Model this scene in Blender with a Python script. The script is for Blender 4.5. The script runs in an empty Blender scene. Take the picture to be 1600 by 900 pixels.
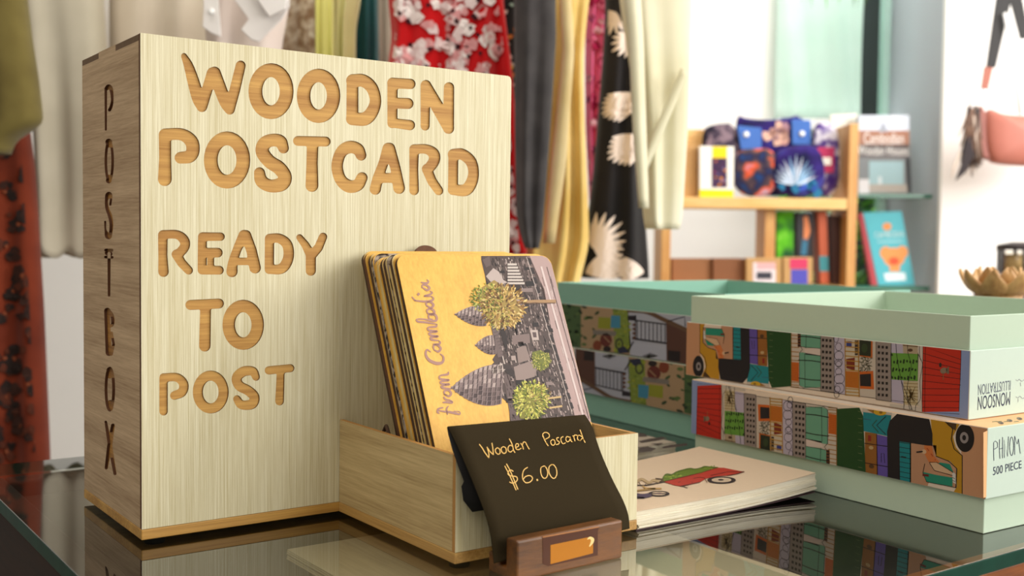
import bpy, bmesh, math, random
import numpy as np
from mathutils import Vector, Matrix
random.seed(7); RNG = np.random.default_rng(7)
C = bpy.data.collections.new('scene_objects') if False else bpy.context.scene.collection
SC = bpy.context.scene

# ------------------------------------------------------------------ camera
F_PX = 1719.9
CAM = np.array([-0.1999, -0.6552, 0.1823])
RV = np.array([0.81328446, -0.58174402, 0.01192806])
UV = np.array([0.01625344, 0.04320461, 0.99893403])
FV = np.array([0.58163924, 0.81222365, -0.04459298])
cam_d = bpy.data.cameras.new('camera'); cam_o = bpy.data.objects.new('camera', cam_d); C.objects.link(cam_o)
cam_d.sensor_fit = 'HORIZONTAL'; cam_d.sensor_width = 36.0; cam_d.lens = F_PX / 1600 * 36
cam_d.clip_start = 0.01; cam_d.clip_end = 60
M = Matrix.Identity(4)
for i in range(3):
    M[i][0] = RV[i]; M[i][1] = UV[i]; M[i][2] = -FV[i]; M[i][3] = CAM[i]
cam_o.matrix_world = M
cam_d.dof.use_dof = True; cam_d.dof.focus_distance = 0.70; cam_d.dof.aperture_fstop = 38.7 / 4.6
SC.camera = cam_o

# ------------------------------------------------------------------ light
HR = np.array([math.cos(0.6215), -math.sin(0.6215), 0.0])      # room axes: right, forward
HF = np.array([math.sin(0.6215), math.cos(0.6215), 0.0])
HR = np.array([0.81328, -0.58174, 0]); HR = HR / np.linalg.norm(HR)
HF = np.array([-HR[1], HR[0], 0.0])
CG = np.array([CAM[0], CAM[1], 0.0])
def W(r, f, z): return CG + r * HR + f * HF + np.array([0, 0, z])
def area(name, loc, target, sx, sy, power, col):
    l = bpy.data.lights.new(name, 'AREA'); l.shape = 'RECTANGLE'; l.size = sx; l.size_y = sy
    l.energy = power; l.color = col
    o = bpy.data.objects.new(name, l); C.objects.link(o); o.location = Vector(loc)
    o.rotation_euler = (Vector(target) - Vector(loc)).to_track_quat('-Z', 'Y').to_euler()
    return o
SC.view_settings.view_transform = 'Standard'; SC.view_settings.look = 'None'
SC.view_settings.gamma = 1.0; SC.view_settings.use_curve_mapping = False
SC.view_settings.exposure = 0.0
w = bpy.data.worlds.new('world'); SC.world = w; w.use_nodes = True
bg = w.node_tree.nodes['Background']; bg.inputs[0].default_value = (1.0, 0.93, 0.84, 1); bg.inputs[1].default_value = 0.29
area('shopfront_daylight', W(2.05, -0.60, 0.72), W(0.3, 0.75, 0.12), 1.6, 1.4, 42, (1.0, 0.97, 0.90))
area('rear_daylight', W(2.6, 1.0, 1.25), W(1.3, 2.9, 0.4), 1.2, 1.3, 92, (1.0, 0.98, 0.96))
area('ceiling_light', W(-0.5, -0.7, 1.66), W(0.2, 0.8, 0), 1.6, 1.2, 15, (1.0, 0.92, 0.80))
area('rack_fill', W(-0.15, 0.95, 1.66), W(-0.15, 1.6, 0.40), 1.3, 0.3, 9, (1.0, 0.96, 0.90))  # unseen fill lamp, added to brighten the hanging clothes
area('bay_fill', W(0.80, 2.35, 1.66), W(0.88, 3.17, 0.5), 0.5, 0.25, 11, (1.0, 0.98, 0.95))  # unseen fill lamp, added to lift the drape and window bay

# ------------------------------------------------------------------ helpers
def lin(c):
    out = []
    for v in c[:3]:
        v = v / 255.0
        out.append(v / 12.92 if v <= 0.04045 else ((v + 0.055) / 1.055) ** 2.4)
    return (out[0], out[1], out[2], 1.0)
def unp(px, py, n=(0, 0, 1), d=0.0):
    v = FV + RV * ((px - 800) / F_PX) - UV * ((py - 450) / F_PX)
    n = np.array(n, float)
    return CAM + v * ((d - n @ CAM) / (n @ v))
def at(px, py, Z):
    return CAM + Z * (FV + RV * ((px - 800) / F_PX) - UV * ((py - 450) / F_PX))

def new_mat(name):
    m = bpy.data.materials.new(name); m.use_nodes = True
    nt = m.node_tree; return m, nt, nt.nodes['Principled BSDF']
def plain(name, rgb, rough=0.6, metal=0.0, spec=0.5, var=0.06, vscale=40.0, bump=0.0):
    """a plain colour with slight mottling"""
    m, nt, b = new_mat(name)
    N = nt.nodes; L = nt.links
    tc = N.new('ShaderNodeTexCoord'); no = N.new('ShaderNodeTexNoise'); no.inputs['Scale'].default_value = vscale
    no.inputs['Detail'].default_value = 4
    mx = N.new('ShaderNodeMixRGB'); mx.blend_type = 'MIX'
    c = lin(rgb); mx.inputs[1].default_value = tuple(x * (1 - var) for x in c[:3]) + (1,)
    mx.inputs[2].default_value = tuple(min(1, x * (1 + var)) for x in c[:3]) + (1,)
    L.new(tc.outputs['Object'], no.inputs['Vector']); L.new(no.outputs[0], mx.inputs[0]); L.new(mx.outputs[0], b.inputs['Base Color'])
    b.inputs['Roughness'].default_value = rough; b.inputs['Metallic'].default_value = metal
    b.inputs['Specular IOR Level'].default_value = spec
    if bump:
        bp = N.new('ShaderNodeBump'); bp.inputs['Strength'].default_value = bump; bp.inputs['Distance'].default_value = 0.002
        L.new(no.outputs[0], bp.inputs['Height']); L.new(bp.outputs[0], b.inputs['Normal'])
    return m
def wood(name, light, dark, along=(0, 0, 1), fine=900.0, stretch=40.0, rough=0.55, contrast=0.5, tilt=0.0, bump=0.15):
    """wood whose grain runs along one axis"""
    m, nt, b = new_mat(name); N = nt.nodes; L = nt.links
    tc = N.new('ShaderNodeTexCoord'); mp = N.new('ShaderNodeMapping')
    sc = [fine / 10 if a == 0 else fine / 10 / stretch for a in along]; wide = 0.45 if fine < 2000 else 0.2
    mp.inputs['Scale'].default_value = sc; mp.inputs['Rotation'].default_value = (tilt, 0, 0)
    L.new(tc.outputs['Object'], mp.inputs[0])
    n1 = N.new('ShaderNodeTexNoise'); n1.inputs['Scale'].default_value = 6.0; n1.inputs['Detail'].default_value = 6; n1.inputs['Roughness'].default_value = 0.7
    n2 = N.new('ShaderNodeTexNoise'); n2.inputs['Scale'].default_value = 0.9; n2.inputs['Detail'].default_value = 3
    L.new(mp.outputs[0], n1.inputs['Vector']); L.new(mp.outputs[0], n2.inputs['Vector'])
    ad = N.new('ShaderNodeMath'); ad.operation = 'MULTIPLY_ADD'; ad.inputs[1].default_value = 1 - wide
    L.new(n1.outputs[0], ad.inputs[0])
    ml = N.new('ShaderNodeMath'); ml.operation = 'MULTIPLY'; ml.inputs[1].default_value = wide; L.new(n2.outputs[0], ml.inputs[0])
    L.new(ml.outputs[0], ad.inputs[2])
    cr = N.new('ShaderNodeValToRGB'); cr.color_ramp.elements[0].position = 0.5 - contrast / 2 * 0.5; cr.color_ramp.elements[1].position = 0.5 + 0.12
    cr.color_ramp.elements[0].color = lin(dark); cr.color_ramp.elements[1].color = lin(light)
    L.new(ad.outputs[0], cr.inputs[0]); L.new(cr.outputs[0], b.inputs['Base Color'])
    b.inputs['Roughness'].default_value = rough
    bp = N.new('ShaderNodeBump'); bp.inputs['Strength'].default_value = bump; bp.inputs['Distance'].default_value = 0.0006
    L.new(n1.outputs[0], bp.inputs['Height']); L.new(bp.outputs[0], b.inputs['Normal'])
    return m
def cloth(name, rgb, rgb2=None, scale=30.0, translucent=0.0, rough=0.85, stops=None, tex='noise', detail=3.0, sx=(1, 1, 1)):
    """woven cloth, plain or printed; stops = [(pos, rgb)...] makes a print"""
    m, nt, b = new_mat(name); N = nt.nodes; L = nt.links
    tc = N.new('ShaderNodeTexCoord'); mp = N.new('ShaderNodeMapping'); mp.inputs['Scale'].default_value = sx
    L.new(tc.outputs['Object'], mp.inputs[0])
    if tex == 'voronoi':
        wn = N.new('ShaderNodeTexNoise'); wn.inputs['Scale'].default_value = scale * 1.3; wn.inputs['Detail'].default_value = 2
        L.new(mp.outputs[0], wn.inputs['Vector'])
        av = N.new('ShaderNodeVectorMath'); av.operation = 'MULTIPLY_ADD'; av.inputs[1].default_value = (0.9 / scale,) * 3
        L.new(wn.outputs[1], av.inputs[0]); L.new(mp.outputs[0], av.inputs[2])
        t = N.new('ShaderNodeTexVoronoi'); t.inputs['Scale'].default_value = scale; L.new(av.outputs[0], t.inputs['Vector']); out = t.outputs['Distance']
    else:
        t = N.new('ShaderNodeTexNoise'); t.inputs['Scale'].default_value = scale; t.inputs['Detail'].default_value = detail
        L.new(mp.outputs[0], t.inputs['Vector']); out = t.outputs[0]
    cr = N.new('ShaderNodeValToRGB')
    if stops is None:
        r2 = rgb2 or tuple(v * 0.93 for v in rgb); stops = [(0.35, r2), (0.65, rgb)]
    els = cr.color_ramp.elements
    els[0].position = stops[0][0]; els[0].color = lin(stops[0][1]); els[1].position = stops[-1][0]; els[1].color = lin(stops[-1][1])
    for p, c in stops[1:-1]:
        e = els.new(p); e.color = lin(c)
    L.new(out, cr.inputs[0]); L.new(cr.outputs[0], b.inputs['Base Color'])
    b.inputs['Roughness'].default_value = rough; b.inputs['Specular IOR Level'].default_value = 0.15
    b.inputs['Sheen Weight'].default_value = 0.15
    if translucent:
        tr = N.new('ShaderNodeBsdfTranslucent'); L.new(cr.outputs[0], tr.inputs[0])
        ms = N.new('ShaderNodeMixShader'); ms.inputs[0].default_value = translucent
        L.new(b.outputs[0], ms.inputs[1]); L.new(tr.outputs[0], ms.inputs[2]); L.new(ms.outputs[0], N['Material Output'].inputs[0])
    return m

def link(o, parent=None):
    C.objects.link(o)
    if parent is not None: o.parent = parent
    return o
def wloc(o):
    v = Vector((0, 0, 0))
    while o is not None: v = v + o.location; o = o.parent
    return v
def tag(o, label=None, cat=None, group=None, kind=None):
    if label: o['label'] = label
    if cat: o['category'] = cat
    if group: o['group'] = group
    if kind: o['kind'] = kind
    return o
def thing(name, loc, label, cat, group=None):
    o = bpy.data.objects.new(name, None); o.empty_display_size = 0.02; o.location = Vector(loc); link(o)
    return tag(o, label, cat, group)

class MB:
    """collects shapes, then links them as ONE mesh object (world coordinates in, parent's place taken off)"""
    def __init__(s): s.v = []; s.f = []; s.m = []; s.sm = []
    def add(s, vs, fs, mi=0, smooth=False):
        k = len(s.v); s.v += [tuple(map(float, p)) for p in vs]
        for f in fs: s.f.append([i + k for i in f]); s.m.append(mi); s.sm.append(smooth)
    def box(s, a, b, mi=0):
        (x0, y0, z0), (x1, y1, z1) = a, b
        s.add([(x0, y0, z0), (x1, y0, z0), (x1, y1, z0), (x0, y1, z0), (x0, y0, z1), (x1, y0, z1), (x1, y1, z1), (x0, y1, z1)],
              [(0, 3, 2, 1), (4, 5, 6, 7), (0, 1, 5, 4), (1, 2, 6, 5), (2, 3, 7, 6), (3, 0, 4, 7)], mi)
    def obox(s, o, ex, ey, ez, mi=0):
        """box from a corner and three edge vectors"""
        o, ex, ey, ez = map(np.array, (o, ex, ey, ez))
        p = [o, o + ex, o + ex + ey, o + ey]; p = p + [q + ez for q in p]
        s.add(p, [(0, 3, 2, 1), (4, 5, 6, 7), (0, 1, 5, 4), (1, 2, 6, 5), (2, 3, 7, 6), (3, 0, 4, 7)], mi)
    def prism(s, poly, vec, mi=0, side=None, smooth=False):
        poly = [np.array(p, float) for p in poly]; vec = np.array(vec, float); n = len(poly)
        s.add(poly + [p + vec for p in poly], [list(range(n))[::-1], list(range(n, 2 * n))], mi)
        k = len(s.v) - 2 * n
        for i in range(n):
            j = (i + 1) % n
            s.f.append([k + i, k + j, k + n + j, k + n + i]); s.m.append(mi if side is None else side); s.sm.append(smooth)
    def tube(s, pts, r, n=8, mi=0, closed=False):
        pts = [np.array(p, float) for p in pts]; rr = r if hasattr(r, '__len__') else [r] * len(pts)
        rings = []; up = np.array([0.123, 0.31, 0.94])
        for i, p in enumerate(pts):
            a = pts[max(i - 1, 0)]; b = pts[min(i + 1, len(pts) - 1)]
            if closed: a = pts[i - 1]; b = pts[(i + 1) % len(pts)]
            t = b - a; t = t / (np.linalg.norm(t) + 1e-12)
            x = np.cross(t, up); x = x / (np.linalg.norm(x) + 1e-9); y = np.cross(t, x)
            rings.append([p + rr[i] * (math.cos(2 * math.pi * k / n) * x + math.sin(2 * math.pi * k / n) * y) for k in range(n)])
        s.loft(rings, mi, closed_rows=closed)
    def loft(s, rings, mi=0, cap=True, closed_rows=False, smooth=True):
        n = len(rings[0]); vs = [p for r in rings for p in r]; fs = []
        R = len(rings)
        for i in range(R if closed_rows else R - 1):
            for k in range(n):
                a = i * n + k; b = i * n + (k + 1) % n; i2 = (i + 1) % R
                fs.append((a, b, i2 * n + (k + 1) % n, i2 * n + k))
        s.add(vs, fs, mi, smooth)
        if cap and not closed_rows:
            k0 = len(s.v) - R * n
            s.f.append([k0 + i for i in range(n)][::-1]); s.m.append(mi); s.sm.append(False)
            s.f.append([k0 + (R - 1) * n + i for i in range(n)]); s.m.append(mi); s.sm.append(False)
    def grid(s, rows, mi=0, smooth=True):
        n = len(rows[0]); vs = [p for r in rows for p in r]
        s.add(vs, [(i * n + j, i * n + j + 1, (i + 1) * n + j + 1, (i + 1) * n + j) for i in range(len(rows) - 1) for j in range(n - 1)], mi, smooth)
    def lathe(s, c, prof, n=24, mi=0, ax=(1, 0, 0), ay=(0, 1, 0), az=(0, 0, 1)):
        c, ax, ay, az = map(lambda q: np.array(q, float), (c, ax, ay, az))
        s.loft([[c + r * (math.cos(2 * math.pi * k / n) * ax + math.sin(2 * math.pi * k / n) * ay) + h * az for k in range(n)] for r, h in prof], mi)
    def build(s, name, mats, parent=None, bevel=0, solid=0, sub=0, local=False):
        me = bpy.data.meshes.new(name)
        off = (0, 0, 0) if (parent is None or local) else wloc(parent)
        me.from_pydata([(a - off[0], b - off[1], c - off[2]) for a, b, c in s.v], [], s.f)
        mats = mats if isinstance(mats, (list, tuple)) else [mats]
        for m in mats: me.materials.append(m)
        me.polygons.foreach_set('material_index', s.m); me.polygons.foreach_set('use_smooth', s.sm)
        bm = bmesh.new(); bm.from_mesh(me); bmesh.ops.recalc_face_normals(bm, faces=bm.faces); bm.to_mesh(me); bm.free()
        me.update()
        o = bpy.data.objects.new(name, me); link(o, parent)
        if bevel:
            md = o.modifiers.new('bevel', 'BEVEL'); md.width = bevel; md.segments = 2; md.limit_method = 'ANGLE'; md.angle_limit = 0.7
        if solid:
            md = o.modifiers.new('solid', 'SOLIDIFY'); md.thickness = solid; md.offset = 0
        if sub:
            md = o.modifiers.new('sub', 'SUBSURF'); md.levels = sub; md.render_levels = sub
        return o
def top_origin(o):
    """put a single-mesh thing's origin at the foot of its mesh"""
    me = o.data; co = np.array([v.co[:] for v in me.vertices]); c = (co.min(0) + co.max(0)) / 2; c[2] = co[:, 2].min()
    me.transform(Matrix.Translation(-Vector(c))); o.location = Vector(c); return o

# ---- flat printed or written artwork: coloured pieces of ink, one mesh per print
PRINT = {}
def print_mat(rough=0.55):
    if rough not in PRINT:
        m, nt, b = new_mat('printed_ink'); a = nt.nodes.new('ShaderNodeVertexColor'); a.layer_name = 'Col'
        nt.links.new(a.outputs[0], b.inputs['Base Color']); b.inputs['Roughness'].default_value = rough; b.inputs['Specular IOR Level'].default_value = 0.3
        PRINT[rough] = m
    return PRINT[rough]
class Art:
    """mapf(px, py, lift) -> point; off/scale turn zoomed coordinates into picture coordinates of the tracing"""
    def __init__(s, mapf): s.map = mapf; s.v = []; s.f = []; s.c = []; s.off = (0, 0); s.sc = 1.0; s.k = 0
    def at(s, off, sc): s.off = off; s.sc = sc; return s
    def P(s, p): return s.map(s.off[0] + p[0] / s.sc, s.off[1] + p[1] / s.sc, s.k)
    def poly(s, pts, col, k=None):
        if k is not None: s.k = k
        b = len(s.v); s.v += [tuple(map(float, s.P(p))) for p in pts]; s.f.append(list(range(b, b + len(pts)))); s.c.append(lin(col))
    def rect(s, x0, y0, x1, y1, col, k=None): s.poly([(x0, y0), (x1, y0), (x1, y1), (x0, y1)], col, k)
    def ell(s, cx, cy, rx, ry, col, k=None, n=20, rot=0.0):
        c_, s_ = math.cos(rot), math.sin(rot)
        s.poly([(cx + rx * math.cos(t) * c_ - ry * math.sin(t) * s_, cy + rx * math.cos(t) * s_ + ry * math.sin(t) * c_) for t in [2 * math.pi * i / n for i in range(n)]], col, k)
    def ring(s, cx, cy, rx, ry, wd, col, k=None, n=20):
        s.line([(cx + rx * math.cos(2 * math.pi * i / n), cy + ry * math.sin(2 * math.pi * i / n)) for i in range(n + 1)], wd, col, k)
    def line(s, pts, wd, col, k=None):
        if k is not None: s.k = k
        pts = [np.array(p, float) for p in pts]; n = len(pts); ws = wd if hasattr(wd, '__len__') else [wd] * n
        A = []; B = []
        for i, p in enumerate(pts):
            t = pts[min(i + 1, n - 1)] - pts[max(i - 1, 0)]; t = t / (np.linalg.norm(t) + 1e-9); nn = np.array([-t[1], t[0]]) * ws[i] / 2
            if i == 0: q = p - t * ws[i] * .3
            elif i == n - 1: q = p + t * ws[i] * .3
            else: q = p
            A.append(q + nn); B.append(q - nn)
        for i in range(n - 1): s.poly([A[i], A[i + 1], B[i + 1], B[i]], col)
    def curve(s, pts, wd, col, k=None, m=6):
        """smooth line through points (Catmull-Rom)"""
        P = [np.array(p, float) for p in pts]; P = [2 * P[0] - P[1]] + P + [2 * P[-1] - P[-2]]; out = []; ww = []
        W_ = list(wd) if hasattr(wd, '__len__') else [wd] * len(pts)
        for i in range(1, len(P) - 2):
            for j in range(m):
                t = j / m; a, b, c, d = P[i - 1:i + 3]
                out.append(.5 * (2 * b + (c - a) * t + (2 * a - 5 * b + 4 * c - d) * t * t + (3 * b - a - 3 * c + d) * t ** 3)); ww.append(W_[i - 1] * (1 - t) + W_[i] * t)
        out.append(P[-2]); ww.append(W_[-1]); s.line(out, ww, col, k)
    def leaf(s, base, tip, wd, col, k=None, m=5):
        """a tapering leaflet in short pieces, so it follows curved cloth"""
        if k is not None: s.k = k
        a, b = np.array(base, float), np.array(tip, float); t = (b - a) / (np.linalg.norm(b - a) + 1e-9); n = np.array([-t[1], t[0]]) * wd
        h = [math.sin(math.pi * (.08 + .9 * i / m)) ** .7 for i in range(m + 1)]; q = [a + (b - a) * i / m for i in range(m + 1)]
        for i in range(m): s.poly([q[i] + n * h[i], q[i + 1] + n * h[i + 1], q[i + 1] - n * h[i + 1], q[i] - n * h[i]], col)
    def text(s, string, quad, col, k=None):
        """words laid into the four corners TL, TR, BR, BL (tracing coordinates, as read)"""
        if k is not None: s.k = k
        cu = bpy.data.curves.new('lettering', 'FONT'); cu.body = string; cu.resolution_u = 3
        ob = bpy.data.objects.new('lettering', cu); C.objects.link(ob)
        me = bpy.data.meshes.new_from_object(ob.evaluated_get(bpy.context.evaluated_depsgraph_get()))
        co = np.array([v.co[:2] for v in me.vertices]); lo = co.min(0); hi = co.max(0); q = [np.array(p, float) for p in quad]
        b = len(s.v)
        for x, y in co:
            u = (x - lo[0]) / (hi[0] - lo[0]); v = (y - lo[1]) / (hi[1] - lo[1])
            p = (q[3] * (1 - u) + q[2] * u) * (1 - v) + (q[0] * (1 - u) + q[1] * u) * v
            s.v.append(tuple(map(float, s.P(p))))
        for pl in me.polygons: s.f.append([b + i for i in pl.vertices]); s.c.append(lin(col))
        bpy.data.objects.remove(ob); bpy.data.curves.remove(cu); bpy.data.meshes.remove(me)
    def build(s, name, parent=None, rough=0.55, local=False, ink=1.0):
        s.c = [tuple(x * ink for x in c[:3]) + (1.0,) for c in s.c]; me = bpy.data.meshes.new(name); off = (0, 0, 0) if (parent is None or local) else wloc(parent)
        me.from_pydata([(a - off[0], b - off[1], c - off[2]) for a, b, c in s.v], [], s.f)
        at_ = me.color_attributes.new('Col', 'FLOAT_COLOR', 'CORNER'); buf = []
        for f, c in zip(s.f, s.c): buf += list(c) * len(f)
        at_.data.foreach_set('color', buf); me.materials.append(print_mat(rough))
        o = bpy.data.objects.new(name, me); link(o, parent); return o

# ---- carved lettering: strokes (x, y, radius) -> outline loops
def smooth_stroke(s_, m=5):
    if len(s_) < 4: return s_
    closed = s_[0] == s_[-1]; P = [np.array(p, float) for p in s_]
    P = [P[-2] if closed else 2 * P[0] - P[1]] + P + [P[1] if closed else 2 * P[-1] - P[-2]]; out = []
    for i in range(1, len(P) - 2):
        for j in range(m):
            t = j / m; a, b, c, d = P[i - 1:i + 3]; out.append(tuple(.5 * (2 * b + (c - a) * t + (2 * a - 5 * b + 4 * c - d) * t * t + (3 * b - a - 3 * c + d) * t ** 3)))
    return out + [tuple(P[-2])]
def loops_of(strokes, step):
    strokes = [s_ if len(s_) > 20 else smooth_stroke(s_) for s_ in strokes]
    pts = np.array([p for s_ in strokes for p in s_]); pad = pts[:, 2].max() + 4 * step
    x0, y0 = pts[:, 0].min() - pad, pts[:, 1].min() - pad; x1, y1 = pts[:, 0].max() + pad, pts[:, 1].max() + pad
    xs = np.arange(x0, x1 + step, step); ys = np.arange(y0, y1 + step, step); X, Y = np.meshgrid(xs, ys); D = np.full(X.shape, 1e9)
    for s_ in strokes:
        if len(s_) == 1: s_ = s_ * 2
        for (ax, ay, ar), (bx, by, br) in zip(s_[:-1], s_[1:]):
            dx, dy = bx - ax, by - ay; l2 = dx * dx + dy * dy + 1e-9
            t = np.clip(((X - ax) * dx + (Y - ay) * dy) / l2, 0, 1)
            D = np.minimum(D, np.hypot(X - ax - t * dx, Y - ay - t * dy) - (ar + t * (br - ar)))
    D[np.abs(D) < 1e-6] = 1e-6
    ins = D < 0; nxt = {}; P = {}
    def ep(key):
        if key not in P:
            k, i, j = key
            if k == 'h': t = D[i, j] / (D[i, j] - D[i, j + 1]); P[key] = (xs[j] + t * step, ys[i])
            else: t = D[i, j] / (D[i, j] - D[i + 1, j]); P[key] = (xs[j], ys[i] + t * step)
        return key
    code = ins[:-1, :-1] * 1 + ins[:-1, 1:] * 2 + ins[1:, 1:] * 4 + ins[1:, :-1] * 8
    for i, j in zip(*np.nonzero((code > 0) & (code < 15))):
        T, Rr, B, L_ = ('h', i, j), ('v', i, j + 1), ('h', i + 1, j), ('v', i, j); c = code[i, j]
        seg = {1: [(L_, T)], 2: [(T, Rr)], 3: [(L_, Rr)], 4: [(Rr, B)], 5: [(L_, T), (Rr, B)], 6: [(T, B)], 7: [(L_, B)], 8: [(B, L_)],
               9: [(B, T)], 10: [(T, Rr), (B, L_)], 11: [(B, Rr)], 12: [(Rr, L_)], 13: [(Rr, T)], 14: [(T, L_)]}[int(c)]
        for a, b in seg: nxt[ep(a)] = ep(b)
    out = []; seen = set()
    for k0 in list(nxt):
        if k0 in seen: continue
        lp = []; k = k0
        while k not in seen and k in nxt: seen.add(k); lp.append(P[k]); k = nxt[k]
        if len(lp) > 8:
            a = np.array(lp)
            for _ in range(2): a = .25 * np.roll(a, 1, 0) + .5 * a + .25 * np.roll(a, -1, 0)
            out.append(a)
    return out
def cut_sheet(outer, holes, thick):
    """a sheet with holes: 2-D outlines -> mesh data (faces z = +-thick/2)"""
    cu = bpy.data.curves.new('sheet', 'CURVE'); cu.dimensions = '2D'; cu.fill_mode = 'BOTH'; cu.extrude = thick / 2
    for lp in [outer] + holes:
        sp = cu.splines.new('POLY'); sp.points.add(len(lp) - 1)
        for p, q in zip(sp.points, lp): p.co = (float(q[0]), float(q[1]), 0, 1)
        sp.use_cyclic_u = True
    ob = bpy.data.objects.new('sheet', cu); C.objects.link(ob)
    me = bpy.data.meshes.new_from_object(ob.evaluated_get(bpy.context.evaluated_depsgraph_get()))
    vs = [tuple(v.co) for v in me.vertices]; fs = [list(p.vertices) for p in me.polygons]; ns = [abs(p.normal.z) for p in me.polygons]
    bpy.data.objects.remove(ob); bpy.data.curves.remove(cu); bpy.data.meshes.remove(me)
    return vs, fs, ns

# ------------------------------------------------------------------ materials
G = -0.003                                        # height of the glass top
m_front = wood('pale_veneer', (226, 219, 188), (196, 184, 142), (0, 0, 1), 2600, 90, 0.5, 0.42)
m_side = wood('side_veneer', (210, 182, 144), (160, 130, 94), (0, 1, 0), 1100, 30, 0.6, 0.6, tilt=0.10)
m_carved = wood('carved_ply', (206, 158, 78), (164, 112, 42), (1, 0, 0), 1200, 40, 0.6, 0.5)
m_carved_side = wood('carved_ply_side', (190, 138, 66), (130, 86, 36), (0, 1, 0), 1200, 40, 0.6, 0.5)
m_strip = wood('golden_strip', (206, 160, 78), (160, 112, 46), (1, 0, 0), 900, 40, 0.5, 0.5)
m_strip_y = wood('golden_strip_side', (200, 160, 92), (156, 114, 56), (0, 1, 0), 900, 40, 0.5, 0.5)
m_burnt = plain('burnt_edge', (92, 56, 30), 0.8, var=0.25, vscale=300)
m_burnt_dark = plain('dark_burnt_edge', (70, 48, 30), 0.85, var=0.3, vscale=300)
m_case = wood('case_wood', (168, 96, 40), (96, 46, 16), (1, 0, 0), 300, 14, 0.45, 0.7)
m_case_shaded = wood('case_wood_shaded', (50, 29, 17), (28, 16, 9), (0, 1, 0), 300, 14, 0.8, 0.7)  # case wood with the shade of the side put into its colour
m_deck = plain('dark_lining', (34, 26, 18), 0.9)
m_rubber = plain('rubber', (18, 16, 14), 0.8)
m_paper = plain('white_paper', (198, 176, 150), 0.8, var=0.02)
def glass_mat(name, tint=(0.90, 0.96, 0.92), ior=1.5, gain=1.0):
    m, nt, b = new_mat(name); N = nt.nodes; L = nt.links
    fr = N.new('ShaderNodeFresnel'); fr.inputs[0].default_value = ior
    gl = N.new('ShaderNodeBsdfGlossy'); gl.inputs['Roughness'].default_value = 0.004
    tr = N.new('ShaderNodeBsdfTransparent'); tr.inputs[0].default_value = tint + (1,)
    ge = N.new('ShaderNodeNewGeometry'); iv = N.new('ShaderNodeMath'); iv.operation = 'SUBTRACT'; iv.inputs[0].default_value = 1.0; L.new(ge.outputs['Backfacing'], iv.inputs[1])
    mu = N.new('ShaderNodeMath'); mu.operation = 'MULTIPLY'; L.new(fr.outputs[0], mu.inputs[0]); L.new(iv.outputs[0], mu.inputs[1]); m3 = N.new('ShaderNodeMath'); m3.operation = 'MULTIPLY'; m3.use_clamp = True; m3.inputs[1].default_value = gain; L.new(mu.outputs[0], m3.inputs[0])
    ms = N.new('ShaderNodeMixShader'); L.new(m3.outputs[0], ms.inputs[0]); L.new(tr.outputs[0], ms.inputs[1]); L.new(gl.outputs[0], ms.inputs[2])
    L.new(ms.outputs[0], N['Material Output'].inputs[0]); return m
m_glass = glass_mat('table_glass', (0.94, 0.98, 0.95), ior=2.35, gain=1.35)
m_glass_edge = plain('green_glass_edge', (14, 58, 46), 0.45, var=0.5, vscale=60, spec=0.15)

# ------------------------------------------------------------------ glass-topped display table
GX0, GX1, GY0, GY1 = -0.047, 1.12, -0.297, 0.293
table = thing('display_table', (0.55, 0, -0.86), 'glass-topped wooden display table carrying the postbox and puzzle boxes', 'table')
g = MB(); g.box((GX0, GY0, G - 0.0095), (GX1, GY1, G), 0)
for k in range(2, 6): g.m[k] = 1
g.build('glass_top', [m_glass, m_glass_edge], table, bevel=0.0008)
b = MB(); b.box((GX0 + 0.004, GY0 + 0.004, -0.80), (GX1 - 0.004, GY0 + 0.028, G - 0.0099)); b.build('front_panel', m_case, table, bevel=0.002)
b = MB(); b.box((GX0 + 0.004, GY0 + 0.0285, -0.80), (GX0 + 0.026, GY1 - 0.004, G - 0.0099)); b.build('side_panel', m_case_shaded, table, bevel=0.002)
b = MB(); b.box((GX1 - 0.026, GY0 + 0.0285, -0.80), (GX1 - 0.004, GY1 - 0.004, G - 0.0099)); b.build('side_panel', m_case_shaded, table, bevel=0.002)
b = MB(); b.box((GX0 + 0.0265, GY1 - 0.026, -0.80), (GX1 - 0.0265, GY1 - 0.004, G - 0.0099)); b.build('back_panel', m_case_shaded, table, bevel=0.002)
b = MB(); b.box((GX0 + 0.0265, GY0 + 0.0285, -0.040), (GX1 - 0.0265, GY1 - 0.0265, -0.0252)); b.build('display_shelf', m_deck, table)
for x in (GX0 + 0.03, GX1 - 0.09):
    for y in (GY0 + 0.03, GY1 - 0.09):
        b = MB(); b.box((x, y, -0.86), (x + 0.06, y + 0.06, -0.80)); b.build('leg', m_case_shaded, table, bevel=0.002)
# a stack of sheets kept under the glass
b = MB(); q = [unp(*p, d=-0.0185) for p in ((447, 858), (600, 832), (510, 900))]
x0, y1 = q[0][0], q[0][1]
for k in range(6): b.box((x0 + 0.0003 * (k % 3), -0.262 + .0004 * (k % 2), -0.0251 + k * 0.0011), (x0 + 0.235 + .0004 * (k % 2), y1, -0.0251 + k * 0.0011 + 0.00108))
o = b.build('paper_stack', m_paper, bevel=0.0006); tag(top_origin(o), 'white stack of papers lying under the glass below the tray', 'paper')

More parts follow.
